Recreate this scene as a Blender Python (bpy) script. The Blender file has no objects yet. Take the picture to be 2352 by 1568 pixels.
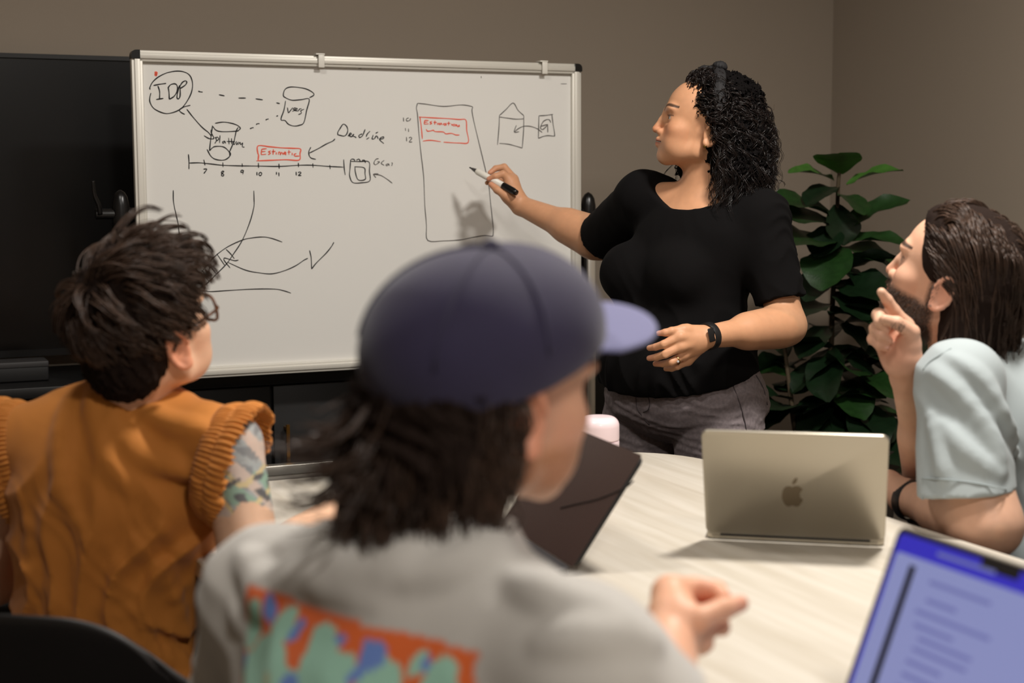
import bpy, bmesh, math, random
import numpy as np
from mathutils import Vector, Matrix
random.seed(7); RNG = np.random.default_rng(7)
SC = bpy.context.scene
COL = SC.collection
# ------------------------------------------------------------------ camera
FPX, PITCH, ROLL, CAMH = 3400.0, 0.105, 0.005, 1.30
CAM = np.array([0, 0, CAMH])
_F = np.array([0, math.cos(PITCH), -math.sin(PITCH)])
_U0 = np.array([0, math.sin(PITCH), math.cos(PITCH)]); _R0 = np.array([1.0, 0, 0])
_R = _R0*math.cos(ROLL) - _U0*math.sin(ROLL); _U = _U0*math.cos(ROLL) + _R0*math.sin(ROLL)
cd = bpy.data.cameras.new('camera'); co = bpy.data.objects.new('camera', cd); COL.objects.link(co)
cd.sensor_width = 36; cd.lens = 36*FPX/2352; cd.clip_start = 0.05
co.matrix_world = Matrix(((_R[0], _U[0], -_F[0], CAM[0]), (_R[1], _U[1], -_F[1], CAM[1]), (_R[2], _U[2], -_F[2], CAM[2]), (0, 0, 0, 1)))
cd.dof.use_dof = True; cd.dof.focus_distance = 3.35; cd.dof.aperture_fstop = 3.3
SC.camera = co
# ------------------------------------------------------------------ view and world
vs = SC.view_settings
vs.view_transform = 'Standard'; vs.look = 'None'; vs.gamma = 1; vs.exposure = -0.1; vs.use_curve_mapping = False
W = bpy.data.worlds.new('world'); SC.world = W; W.use_nodes = True
W.node_tree.nodes['Background'].inputs[0].default_value = (1, .86, .70, 1)
W.node_tree.nodes['Background'].inputs[1].default_value = 0.05
def area(name, loc, target, size, size_y, power, col):
    l = bpy.data.lights.new(name, 'AREA'); l.shape = 'RECTANGLE'; l.size = size; l.size_y = size_y
    l.energy = power; l.color = col
    o = bpy.data.objects.new(name, l); COL.objects.link(o); o.location = loc
    o.rotation_euler = (Vector(target) - Vector(loc)).to_track_quat('-Z', 'Y').to_euler()
    return o
# recessed ceiling panels of the meeting room (above the frame)
WARM = (1.0, .95, .885)
area('ceiling_panel_light', (.85, 2.3, 2.66), (.85, 2.3, 0), .28, .28, 62, WARM)
area('ceiling_panel_light', (-.60, 2.1, 2.66), (-.60, 2.1, 0), .28, .28, 17, WARM)
area('ceiling_panel_light', (.6, -.2, 2.66), (.6, -.2, 0), .28, .28, 44, WARM)
# ------------------------------------------------------------------ pixel -> place helpers
def ray(x, y): return _F + _R*(x-1176)/FPX - _U*(y-784)/FPX
def P(x, y, d): r = ray(x, y); return CAM + r*(d/r[1])
def PZ(x, y, z): r = ray(x, y); return CAM + r*((z-CAMH)/r[2])
def PL(x, y, q, n): r = ray(x, y); return CAM + r*(np.dot(q-CAM, n)/np.dot(r, n))
def V3(*a): return np.array(a, float)
def unit(a): a = np.asarray(a, float); return a/np.linalg.norm(a)
ALPHA = math.radians(24)
UU = V3(math.cos(ALPHA), math.sin(ALPHA), 0); VV = V3(math.sin(ALPHA), -math.cos(ALPHA), 0); ZZ = V3(0, 0, 1)
# ------------------------------------------------------------------ materials
def lin(c): 
    c = np.asarray(c, float)/255.0
    return np.where(c <= .04045, c/12.92, ((c+.055)/1.055)**2.4)
def mat(name, col=(128, 128, 128), rough=.6, metal=0.0, bump=None, vary=None, attr=None, spec=.5, sss=0, sheen=0, trans=0, ior=1.45, emit=None, coat=0, wood=None):
    m = bpy.data.materials.new(name); m.use_nodes = True; nt = m.node_tree; b = nt.nodes['Principled BSDF']
    L = nt.links.new
    c = tuple(lin(col)) + (1,)
    b.inputs['Base Color'].default_value = c; b.inputs['Roughness'].default_value = rough; b.inputs['Metallic'].default_value = metal
    b.inputs['Specular IOR Level'].default_value = spec; b.inputs['IOR'].default_value = ior
    if sss: b.inputs['Subsurface Weight'].default_value = sss; b.inputs['Subsurface Radius'].default_value = (1, .35, .2); b.inputs['Subsurface Scale'].default_value = .006
    if sheen: b.inputs['Sheen Weight'].default_value = sheen; b.inputs['Sheen Roughness'].default_value = .5
    if trans: b.inputs['Transmission Weight'].default_value = trans
    if coat: b.inputs['Coat Weight'].default_value = coat; b.inputs['Coat Roughness'].default_value = .1
    if emit: b.inputs['Emission Color'].default_value = tuple(lin(emit[0])) + (1,); b.inputs['Emission Strength'].default_value = emit[1]
    tc = nt.nodes.new('ShaderNodeTexCoord'); src = None
    if attr:
        a = nt.nodes.new('ShaderNodeAttribute'); a.attribute_name = attr; src = a.outputs['Color']; L(src, b.inputs['Base Color'])
    if vary:   # (scale, amount) : soft value mottling, as of cloth dye or skin tone
        n = nt.nodes.new('ShaderNodeTexNoise'); n.inputs['Scale'].default_value = vary[0]; n.inputs['Detail'].default_value = 4
        L(tc.outputs['Object'], n.inputs['Vector'])
        mr = nt.nodes.new('ShaderNodeMapRange'); mr.inputs[1].default_value = .25; mr.inputs[2].default_value = .75
        mr.inputs[3].default_value = 1-vary[1]; mr.inputs[4].default_value = 1+vary[1]; L(n.outputs['Fac'], mr.inputs[0])
        mx = nt.nodes.new('ShaderNodeMix'); mx.data_type = 'RGBA'; mx.blend_type = 'MULTIPLY'; mx.inputs[0].default_value = 1
        if src is not None: L(src, mx.inputs[6])
        else: mx.inputs[6].default_value = c
        cmb = nt.nodes.new('ShaderNodeCombineColor')
        for i in range(3): L(mr.outputs[0], cmb.inputs[i])
        L(cmb.outputs[0], mx.inputs[7]); L(mx.outputs[2], b.inputs['Base Color'])
    if wood:   # (dark colour, angle) : long pale grain along the table
        mp = nt.nodes.new('ShaderNodeMapping'); mp.inputs['Rotation'].default_value = (0, 0, wood[1]); L(tc.outputs['Object'], mp.inputs['Vector'])
        mp2 = nt.nodes.new('ShaderNodeMapping'); mp2.inputs['Scale'].default_value = (1.2, 16, 1); L(mp.outputs[0], mp2.inputs['Vector'])
        n = nt.nodes.new('ShaderNodeTexNoise'); n.inputs['Scale'].default_value = 2.2; n.inputs['Detail'].default_value = 6; n.inputs['Distortion'].default_value = .4
        L(mp2.outputs[0], n.inputs['Vector'])
        r = nt.nodes.new('ShaderNodeValToRGB'); r.color_ramp.elements[0].position = .32; r.color_ramp.elements[1].position = .68
        r.color_ramp.elements[0].color = tuple(lin(wood[0])) + (1,); r.color_ramp.elements[1].color = c
        L(n.outputs['Fac'], r.inputs[0]); L(r.outputs[0], b.inputs['Base Color'])
    if bump:   # (scale, strength, distance)
        n = nt.nodes.new('ShaderNodeTexNoise'); n.inputs['Scale'].default_value = bump[0]; n.inputs['Detail'].default_value = 3
        L(tc.outputs['Object'], n.inputs['Vector'])
        bp = nt.nodes.new('ShaderNodeBump'); bp.inputs['Strength'].default_value = bump[1]; bp.inputs['Distance'].default_value = bump[2] if len(bump) > 2 else .002
        L(n.outputs['Fac'], bp.inputs['Height']); L(bp.outputs[0], b.inputs['Normal'])
    return m
M = {}
M['wall'] = mat('taupe_wall_paint', (154, 141, 126), .75, bump=(260, .15, .001))
M['ceiling'] = mat('ceiling_white', (215, 210, 200), .9)
M['floor'] = mat('dark_carpet', (62, 58, 56), .95, bump=(400, .6, .004), vary=(90, .2))
M['tv'] = mat('tv_glass', (7, 7, 8), .28, spec=.4)
M['tvframe'] = mat('tv_frame', (16, 15, 15), .45)
M['cab'] = mat('black_laminate', (16, 15, 15), .5, vary=(6, .1))
M['brass'] = mat('brass', (190, 140, 70), .3, 1)
M['bar'] = mat('grey_plastic', (52, 50, 50), .55)
M['alu'] = mat('brushed_aluminium', (205, 200, 190), .35, .75, bump=(300, .1, .0005))
M['alu_w'] = mat('pale_board_trim', (214, 210, 200), .42, .2)
M['board'] = mat('whiteboard_enamel', (228, 226, 221), .32, spec=.35)
M['blackpl'] = mat('black_plastic', (15, 14, 14), .3)
M['white'] = mat('white_plastic', (226, 222, 212), .4)
M['ink'] = mat('black_marker_ink', (28, 27, 28), .7)
M['ink2'] = mat('grey_marker_ink', (92, 88, 85), .7)
M['red'] = mat('red_marker_ink', (232, 96, 72), .7)
M['table'] = mat('pale_oak', (204, 197, 185), .42, wood=((188, 179, 164), math.radians(66)))
M['edge'] = mat('table_edge_band', (214, 200, 172), .5)
M['leg'] = mat('dark_steel', (30, 30, 31), .4, .6)
M['silver'] = mat('laptop_silver', (172, 165, 151), .36, .85)
M['space'] = mat('laptop_dark_grey', (70, 68, 70), .4, .6)
M['lid_d'] = mat('dark_glossy_screen', (62, 46, 42), .25, spec=.5)
M['blk'] = mat('matte_black', (18, 17, 17), .6)
M['key'] = mat('key_black', (26, 26, 28), .6)
M['emblem'] = mat('emblem_grey', (128, 116, 98), .25, .9)
M['pink'] = mat('pale_pink_bottle', (236, 214, 218), .35, coat=.2)
M['seam'] = mat('bottle_seam', (196, 172, 180), .5)
M['glass'] = mat('clear_glass', (225, 236, 245), .03, trans=1, ior=1.45)
M['chair'] = mat('black_shell', (24, 22, 22), .5)
M['greyseat'] = mat('grey_seat', (120, 112, 112), .8)
M['pot'] = mat('dark_planter', (62, 54, 48), .6)
M['soil'] = mat('soil', (30, 22, 18), .95, bump=(80, 1, .01))
M['trunk'] = mat('plant_stem', (74, 62, 44), .8, bump=(120, .5, .002))
M['leafg'] = mat('glossy_leaf', (30, 58, 24), .36, vary=(9, .25), bump=(60, .3, .002))
M['leafd'] = mat('dark_leaf', (17, 36, 18), .38, vary=(9, .25), bump=(60, .3, .002))  # darker green, mostly for the lower leaves
M['leafn'] = mat('young_leaf', (62, 104, 40), .34, vary=(9, .2), bump=(60, .3, .002))
# ------------------------------------------------------------------ mesh helpers
def mk_mesh(name, V, F, smooth=False):
    me = bpy.data.meshes.new(name)
    V = np.asarray(V, np.float32)
    if isinstance(F, np.ndarray):
        n, k = F.shape
        me.vertices.add(len(V)); me.vertices.foreach_set('co', V.ravel())
        me.loops.add(n*k); me.loops.foreach_set('vertex_index', F.astype(np.int32).ravel())
        me.polygons.add(n); me.polygons.foreach_set('loop_start', np.arange(0, n*k, k, dtype=np.int32))
        me.update(calc_edges=True); me.validate()
    else:
        me.from_pydata([tuple(map(float, v)) for v in V], [], F); me.update()
    if smooth: me.polygons.foreach_set('use_smooth', np.ones(len(me.polygons), bool))
    return me
def root_loc(o):
    while o.parent: o = o.parent
    return np.array(o.location)
def tag(o, label=None, cat=None, group=None, kind=None):
    if label: o['label'] = label
    if cat: o['category'] = cat
    if group: o['group'] = group
    if kind: o['kind'] = kind
    return o
def thing(name, base, label, cat, group=None):
    o = bpy.data.objects.new(name, None); COL.objects.link(o); o.location = tuple(base); o.empty_display_size = .05
    return tag(o, label, cat, group)
def add(name, me, mt, parent=None, label=None):
    o = bpy.data.objects.new(name, me); COL.objects.link(o)
    if mt is not None and not me.materials: me.materials.append(M[mt] if isinstance(mt, str) else mt)
    if parent is not None: o.parent = parent
    if label: o['label'] = label
    return o
def obj(name, vf, mt, parent=None, smooth=False, origin=None, label=None, bevel=0, seg=2, auto=False):
    """vf=(V,F) in world space; stored relative to its thing's base"""
    V, F = vf; V = np.asarray(V, float)
    org = root_loc(parent) if parent is not None else (np.zeros(3) if origin is None else np.asarray(origin, float))
    me = mk_mesh(name, V-org, F, smooth)
    if bevel:
        bm = bmesh.new(); bm.from_mesh(me)
        bmesh.ops.bevel(bm, geom=[e for e in bm.edges if e.is_manifold and e.calc_face_angle(0) > .5], offset=bevel, segments=seg, profile=.5, affect='EDGES')
        bm.to_mesh(me); bm.free()
        me.polygons.foreach_set('use_smooth', np.ones(len(me.polygons), bool)); auto = True
    if auto:
        me.set_sharp_from_angle(angle=math.radians(40)) if bevel == 0 else None
    o = add(name, me, mt, parent, label)
    if parent is None: o.location = tuple(org)
    return o
BOXF = [(0, 3, 2, 1), (4, 5, 6, 7), (0, 1, 5, 4), (1, 2, 6, 5), (2, 3, 7, 6), (3, 0, 4, 7)]
def obox(c, a, b, n, sa, sb, sn):
    """box centred at c with axes a,b,n and full sizes"""
    c, a, b, n = map(np.asarray, (c, a, b, n)); V = []
    for k in (-.5, .5):
        for i, j in ((-.5, -.5), (.5, -.5), (.5, .5), (-.5, .5)): V.append(c + a*sa*i + b*sb*j + n*sn*k)
    return np.array(V), BOXF
def join(*vfs):
    V = []; F = []; o = 0
    for v, f in vfs:
        V.append(np.asarray(v)); F += [tuple(int(i)+o for i in q) for q in f]; o += len(v)
    return np.concatenate(V), F
def frames(pts):
    pts = np.asarray(pts, float); t = np.gradient(pts, axis=0); t /= np.linalg.norm(t, axis=1)[:, None]+1e-12
    ref = V3(0, 0, 1) if abs(t[0][2]) < .9 else V3(1, 0, 0)
    a = unit(np.cross(t[0], ref)); A = []
    for i in range(len(pts)):
        a = unit(a - t[i]*np.dot(a, t[i])); A.append(a)
    A = np.array(A); return t, A, np.cross(t, A)
def tube(pts, r, n=12, caps=True, flat=1.0):
    pts = np.asarray(pts, float); r = np.broadcast_to(np.asarray(r, float), (len(pts),)); t, A, B = frames(pts)
    V = []; F = []
    for i, p in enumerate(pts):
        for j in range(n):
            th = 2*math.pi*j/n; V.append(p + A[i]*math.cos(th)*r[i] + B[i]*math.sin(th)*r[i]*flat)
    for i in range(len(pts)-1):
        for j in range(n): F.append((i*n+j, i*n+(j+1) % n, (i+1)*n+(j+1) % n, (i+1)*n+j))
    if caps: F.append(tuple(range(n))[::-1]); F.append(tuple((len(pts)-1)*n+j for j in range(n)))
    return np.array(V), F
def lathe(prof, c, axis=None, n=32, close=False):
    """prof: [(radius, height)]; about vertical axis at c (or along axis)"""
    c = np.asarray(c, float); ax = ZZ if axis is None else unit(axis)
    a = unit(np.cross(ax, V3(1, .3, .2))); b = np.cross(ax, a); V = []; F = []
    for r, h in prof:
        for j in range(n):
            th = 2*math.pi*j/n; V.append(c + ax*h + (a*math.cos(th)+b*math.sin(th))*r)
    m = len(prof)
    for i in range(m-1 if not close else m):
        k = (i+1) % m
        for j in range(n): F.append((i*n+j, i*n+(j+1) % n, k*n+(j+1) % n, k*n+j))
    if not close:
        F.append(tuple(range(n))[::-1]); F.append(tuple((m-1)*n+j for j in range(n)))
    return np.array(V), F
def prism(poly, ext):
    poly = np.asarray(poly, float); n = len(poly); V = np.concatenate([poly, poly+np.asarray(ext)])
    F = [tuple(range(n))[::-1], tuple(range(n, 2*n))] + [(i, (i+1) % n, n+(i+1) % n, n+i) for i in range(n)]
    return V, F
def rrect(c, a, b, w, h, r, seg=6):
    c = np.asarray(c, float); pts = []
    for sx, sy, t0 in ((1, 1, 0), (-1, 1, 90), (-1, -1, 180), (1, -1, 270)):
        for k in range(seg+1):
            th = math.radians(t0+90*k/seg); pts.append(c + a*(sx*(w/2-r)+r*math.cos(th)) + b*(sy*(h/2-r)+r*math.sin(th)))
    return np.array(pts)
def catmull(p, m=6):
    p = np.asarray(p, float)
    if len(p) < 3: return np.array([p[0]+(p[-1]-p[0])*t for t in np.linspace(0, 1, m)])
    q = np.concatenate([[2*p[0]-p[1]], p, [2*p[-1]-p[-2]]]); out = []
    for i in range(1, len(q)-2):
        for t in np.linspace(0, 1, m, endpoint=False):
            a, b, c, d = q[i-1], q[i], q[i+1], q[i+2]
            out.append(.5*((2*b)+(c-a)*t+(2*a-5*b+4*c-d)*t*t+(3*b-a-3*c+d)*t**3))
    out.append(p[-1]); return np.array(out)
# ================================================================== the room
wall_pt = P(1331, 147, 4.25) + (-VV)*0.55                 # a point on the back wall
CORNER = PL(1911, 200, wall_pt, VV); CORNER[2] = 0
def room_pt(u, v, z): return CORNER + UU*u + VV*v + ZZ*z
RH = 2.72
def struct(name, vf, m, **k): return tag(obj(name, vf, m, **k), kind='structure')
struct('floor', obox(room_pt(-2.3, 3.1, -.05), UU, VV, ZZ, 5.0, 6.6, .1), 'floor')
struct('ceiling', obox(room_pt(-2.3, 3.1, RH+.05), UU, VV, ZZ, 5.0, 6.6, .1), 'ceiling')
struct('wall_back', obox(room_pt(-2.35, -.05, RH/2), UU, VV, ZZ, 4.9, .1, RH), 'wall')
struct('wall_right', obox(room_pt(.05, 3.15, RH/2), UU, VV, ZZ, .1, 6.3, RH), 'wall')
struct('wall_left', obox(room_pt(-4.75, 3.1, RH/2), UU, VV, ZZ, .1, 6.4, RH), 'wall')
struct('wall_front', obox(room_pt(-2.35, 6.25, RH/2), UU, VV, ZZ, 4.6, .1, RH), 'wall')
struct('baseboard_right', obox(room_pt(-.006, 3.1, .05), UU, VV, ZZ, .012, 6.2, .1), 'blk')
struct('baseboard_back', obox(room_pt(-2.35, .006, .05), UU, VV, ZZ, 4.66, .012, .1), 'blk')
# ------------------------------------------------------------------ television on the back wall
tvq = wall_pt + VV*.07
t_l = PL(-560, 100, tvq, VV); t_r = PL(330, 134, tvq, VV); t_top = PL(150, 127, tvq, VV)[2]; t_bot = PL(100, 815, tvq, VV)[2]
tw = np.dot(t_r-t_l, UU); tc_ = (t_l+t_r)/2; tc_[2] = (t_top+t_bot)/2; th_ = t_top-t_bot
T = thing('television', tc_ - VV*.06, 'large black wall-mounted television behind the whiteboard', 'television')
obj('back_shell', obox(tc_-VV*.035, UU, ZZ, VV, tw*.9, th_*.9, .05), 'blk', T)
obj('frame', join(obox(tc_+ZZ*(th_/2-.006), UU, ZZ, VV, tw, .012, .045), obox(tc_-ZZ*(th_/2-.009), UU, ZZ, VV, tw, .018, .045),
    obox(tc_+UU*(tw/2-.005), UU, ZZ, VV, .01, th_-.02, .045), obox(tc_-UU*(tw/2-.005), UU, ZZ, VV, .01, th_-.02, .045)), 'tvframe', T)
obj('screen', obox(tc_+VV*.006, UU, ZZ, VV, tw-.02, th_-.028, .02), 'tv', T)
# ------------------------------------------------------------------ black credenza below it
fq = wall_pt + VV*.46
CT = PL(100, 887, fq, VV)[2]                       # worktop height
def fpt(px, z): q = PL(px, 700, fq, VV); q[2] = z; return q
seam = fpt(622, 0); 
top_l = seam - UU*2.0; top_r = fpt(1560, 0)
cw = np.dot(top_r-top_l, UU); cc = (top_l+top_r)/2
o = obj('cabinet_worktop', obox(cc - VV*.215 + ZZ*(CT-.015), UU, VV, ZZ, cw+.02, .45, .03), 'cab', origin=cc-VV*.215+ZZ*(CT-.03), bevel=.003)
tag(o, 'long black worktop running over the low cabinets behind the whiteboard', 'worktop')
def handle(p, axis, L, parent):
    """slim bar pull with two posts"""
    a = unit(axis)
    obj('handle', join(obox(p+VV*.028, a, np.cross(a, VV), VV, L, .009, .008), obox(p+a*(L/2-.012)+VV*.013, a, np.cross(a, VV), VV, .008, .008, .026),
        obox(p-a*(L/2-.012)+VV*.013, a, np.cross(a, VV), VV, .008, .008, .026)), 'brass', parent, label='slim brass bar handle')
def cabinet(cx, w, kind, label):
    base = seam + UU*cx; base[2] = 0; base = base - VV*.23
    T = thing('cabinet', base, label, 'cabinet', 'low black cabinets along the back wall')
    obj('body', obox(base+ZZ*(CT-.03+.08)/2 - VV*.01, UU, VV, ZZ, w-.004, .42, CT-.03-.08-.002), 'cab', T)
    obj('plinth', obox(base+ZZ*.04 - VV*.03, UU, VV, ZZ, w-.01, .36, .08), 'blk', T)
    f = base + VV*.21; H = CT-.03-.08
    if kind == 'doors':
        for s in (-1, 1):
            d = obj('door', obox(f+UU*s*w/4+ZZ*(.08+H/2)-UU*0, UU, ZZ, VV, w/2-.008, H-.01, .02), 'cab', T, bevel=.002)
            handle(f+UU*s*.035+VV*.01+ZZ*(CT-.29), ZZ, .30, d)
    else:
        for i in range(3):
            z = .08+H*(i+.5)/3
            d = obj('drawer', obox(f+ZZ*z, UU, ZZ, VV, w-.008, H/3-.012, .02), 'cab', T, bevel=.002)
            handle(f+VV*.01+ZZ*(z+H/6-.05), UU, .22, d)
    return T
cabinet(0, 1.0, 'doors', 'black double-door cabinet with two upright brass handles under the whiteboard')
cabinet(-.75, .5, 'drawers', 'black drawer cabinet with horizontal brass handles left of the double doors')
cabinet(-1.5, 1.0, 'doors', 'black double-door cabinet at the far left under the television')
cr = np.dot(top_r-seam, UU)
cabinet((.5+cr)/2, cr-.5, 'doors', 'black double-door cabinet behind the standing woman')
# conferencing bar on the worktop at the left edge
bq = fq - VV*.15; bl = PL(-420, 850, bq, VV); br = PL(108, 850, bq, VV); bt = PL(60, 826, bq, VV)[2]
bw = np.dot(br-bl, UU); bc = (bl+br)/2; bh = bt-CT
T = thing('soundbar', V3(bc[0], bc[1], CT), 'low dark grey soundbar standing on the worktop below the television', 'soundbar')
c0 = V3(bc[0], bc[1], CT+bh/2+.0005)
obj('body', obox(c0-ZZ*.006, UU, ZZ, VV, bw, bh-.013, .09), 'blk', T, bevel=.004)
obj('top_cover', obox(c0+ZZ*(bh/2-.0085), UU, ZZ, VV, bw, .016, .094), 'bar', T, bevel=.003)
# ================================================================== whiteboard
bq_ = P(1331, 147, 4.25)
def B(x, y, off=0.0): return PL(x, y, bq_ + VV*off, VV)
TL = B(299, 116); TR = B(1331, 147)
zt = (TL[2]+TR[2])/2; zb = (B(404, 871)[2]+B(800, 848)[2])/2
ul = np.dot(TL-bq_, UU)*.5 + np.dot(B(312, 520)-bq_, UU)*.5; ur = 0.0
def bp(u, z, off=0.0): q = bq_ + UU*u + VV*off; q[2] = z; return q
BW = ur-ul; BH = zt-zb; bcn = bp((ul+ur)/2, (zt+zb)/2)
WB = thing('whiteboard', V3(bcn[0], bcn[1], 0), 'white mobile whiteboard covered in marker sketches on a wheeled stand', 'whiteboard')
obj('panel', obox(bcn-VV*.008, UU, ZZ, VV, BW-.03, BH-.03, .012), 'board', WB)
def frame_bar(c, a, b, la, w):
    # two-stepped aluminium profile
    return join(obox(c, a, b, VV, la, w, .022), obox(c+VV*.012, a, b, VV, la, w*.5, .006))
obj('top_rail', frame_bar(bp((ul+ur)/2, zt-.014), UU, ZZ, BW-.04, .028), 'alu_w', WB, bevel=.0015)
obj('bottom_rail', frame_bar(bp((ul+ur)/2, zb+.014), UU, ZZ, BW-.04, .028), 'alu_w', WB, bevel=.0015)
obj('side_rail', frame_bar(bp(ul+.014, (zt+zb)/2), ZZ, UU, BH-.04, .028), 'alu_w', WB, bevel=.0015)
obj('side_rail', frame_bar(bp(ur-.014, (zt+zb)/2), ZZ, UU, BH-.04, .028), 'alu_w', WB, bevel=.0015)
for su, sz in ((ul, zt), (ur, zt), (ul, zb), (ur, zb)):
    s1 = 1 if su == ul else -1; s2 = -1 if sz == zt else 1
    pts = []
    c = bp(su+s1*.012, sz+s2*.012)
    for k in range(7):
        th = math.radians(90*k/6); pts.append(c - UU*s1*.0125*math.cos(th) - ZZ*s2*.0125*math.sin(th))
    pts += [bp(su+s1*.021, sz-s2*.0005), bp(su+s1*.021, sz+s2*.021), bp(su-s1*.0005, sz+s2*.021)]
    V, F = prism(np.array(pts)-VV*.014, VV*.031)
    obj('corner_cap', (V, F), 'blackpl', WB, label='black plastic corner cap')
# pivot knobs and posts
def post(px, name_side):
    s = -1 if px < 800 else 1
    u0 = (ul if s < 0 else ur) + s*.034
    pz = PL(px, 480, bq_, VV)[2]
    pc = lambda z, du=0, off=-.012: bp(u0+du*s, z, off)
    obj('post', obox((pc(pz-.06)+pc(.09))/2, UU, VV, ZZ, .026, .05, pz-.06-.09), 'alu', WB, bevel=.004, label='silver upright post')
    head = [pc(pz-.075), pc(pz-.02), pc(pz+.01), pc(pz+.03), pc(pz+.042), pc(pz+.048)]
    obj('pivot_head', tube(head, [.022, .022, .0215, .018, .011, .002], 20), 'blackpl', WB, smooth=True, label='rounded black pivot head')
    obj('pivot_axle', tube([pc(pz-.01, -.034), pc(pz-.01, -.02), pc(pz-.01, 0)], .013, 16), 'blackpl', WB)
    if s < 0:
        obj('lever_shaft', tube([pc(pz-.012, .0), pc(pz-.012, .03), pc(pz-.012, .062)], [.014, .013, .0135], 16), 'blackpl', WB, smooth=False)
        obj('lever', tube(catmull([pc(pz-.012, .052, .0), pc(pz+.01, .056, .006), pc(pz+.035, .066, .012), pc(pz+.062, .069, .016), pc(pz+.07, .069, .017)], 5), np.linspace(.010, .0055, 21), 12, flat=.6), 'blackpl', WB, smooth=True, label='curved black tightening lever')
    else:
        obj('lever_shaft', tube([pc(pz-.012, .0), pc(pz-.012, .07)], .012, 16), 'blackpl', WB)
    obj('post_strip', obox((pc(pz-.08)+pc(.25))/2 - UU*s*.016, UU, VV, ZZ, .008, .03, pz-.33), 'blackpl', WB, label='black strip along the post')
    f0 = pc(.075); 
    f0 = f0 + VV*.21
    obj('foot_bar', obox(f0, UU, VV, ZZ, .04, .54, .03), 'alu', WB, bevel=.005)
    for e in (-1, 1):
        w0 = f0 + VV*e*.24 - ZZ*.04
        cw_ = obj('caster', lathe([(.024, -.012), (.0255, -.006), (.0255, .006), (.024, .012)], w0+ZZ*.0005-ZZ*.009, UU, 20), 'blackpl', WB)
        obj('caster_fork', join(obox(w0+UU*.017+ZZ*.004, UU, VV, ZZ, .006, .03, .045), obox(w0-UU*.017+ZZ*.004, UU, VV, ZZ, .006, .03, .045), obox(w0+ZZ*.024, UU, VV, ZZ, .04, .03, .006)), 'blackpl', cw_)
    return pc
pl = post(275, 'l'); pr = post(1353, 'r')
# lower cross rail with a marker ledge
zc = PL(700, 1073, bq_, VV)[2]; cm = bp((ul+ur)/2, zc)
obj('cross_rail', join(obox(cm, UU, VV, ZZ, BW+.05, .03, .028), obox(cm-ZZ*.028, UU, VV, ZZ, BW+.05, .02, .03)), 'alu', WB, bevel=.003, label='silver lower cross rail of the stand')
# white hanging clips on the top rail
for px in (737, 1250):
    q = B(px, 130, .016); q[2] = zt
    o = thing('hook_clip', q-VV*.016, 'white plastic clip hooked over the whiteboard top rail, %s' % ('near its middle' if px < 1000 else 'near its right corner'), 'clip', 'clips on the whiteboard rail')
    obj('front_tab', obox(q-ZZ*.014+VV*.004, UU, ZZ, VV, .016, .034, .004), 'white', o, bevel=.001)
    obj('top_hook', join(obox(q+ZZ*.0035-VV*.01-UU*.003, UU, VV, ZZ, .024, .034, .004), obox(q-ZZ*.006-VV*.029, UU, ZZ, VV, .016, .016, .004)), 'white', o, bevel=.001)
# ---- marker drawings (each its own thin ink part on the panel)
def Z1(pts): return [(280+x/3.92, 100+y/3.92) for x, y in pts]
def Z2(pts): return [(800+x/3.92, 100+y/3.92) for x, y in pts]
def Z4(pts): return [(1050+x/5.227, 340+y/5.227) for x, y in pts]
def Z6(pts): return [(360+x/3.136, 400+y/3.136) for x, y in pts]
def ink(name, strokes, m='ink', w=.0031, label=None, smooth=True):
    w = w*.85
    V = []; F = []; o = 0
    for s in strokes:
        pts = np.array([B(x, y, .0) for x, y in s]); pts = catmull(pts, 5 if len(s) < 14 else 4) if smooth else pts
        t = np.gradient(pts, axis=0); t /= np.linalg.norm(t, axis=1)[:, None]+1e-9; nrm = np.cross(t, VV)
        n = len(pts); ww = w*(.5+.5*np.minimum(1, np.minimum(np.arange(n), np.arange(n)[::-1])/1.5+.35))*(1+.18*np.sin(np.arange(n)*.7+len(V)))
        a = pts + nrm*ww[:, None]/2 - VV*.0026; b = pts - nrm*ww[:, None]/2 - VV*.0026
        a2 = a + VV*.0014; b2 = b + VV*.0014
        V += list(a)+list(b)+list(a2)+list(b2)
        for i in range(n-1):
            F += [(o+2*n+i, o+2*n+i+1, o+3*n+i+1, o+3*n+i), (o+i, o+2*n+i, o+2*n+i+1, o+i+1)[::-1], (o+n+i, o+n+i+1, o+3*n+i+1, o+3*n+i)[::-1]]
        o += 4*n
    return obj(name, (V, F), m, WB, label=label)
ink('bubble_sketch', [Z1([(258,412),(252,400),(275,350),(330,300),(410,262),(500,247),(570,258),(615,290),(636,350),(632,420),(605,490),(550,570),(490,610),(410,630),(345,615),(285,580),(255,530),(252,490),(262,445)])], label='hand-drawn circle')
ink('bubble_lettering', [Z1(s) for s in ([(285,377),(340,366),(400,358)], [(325,380),(340,430),(340,500)], [(310,503),(375,493)],
    [(418,395),(425,440),(428,502)], [(415,400),(440,370),(480,362),(500,385),(498,430),(470,475),(428,502)],
    [(520,375),(505,430),(497,485),(512,497),(525,470),(525,400),(520,375)], [(520,390),(545,350),(575,335),(585,350),(570,375),(525,405)])], w=.0034, label='letters IDP')
for s_ in ([(688,428),(708,434),(728,436)], [(875,460),(925,470)], [(1050,490),(1117,490)], [(1205,497),(1270,506)], [(1392,533),(1423,540)],
    [(1392,655),(1407,648)], [(1297,690),(1305,682),(1322,678)], [(1210,730),(1220,722),(1240,720)], [(1155,767),(1168,760),(1187,756)]): ink('dash_stroke', [Z1(s_)], w=.0032)
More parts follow.
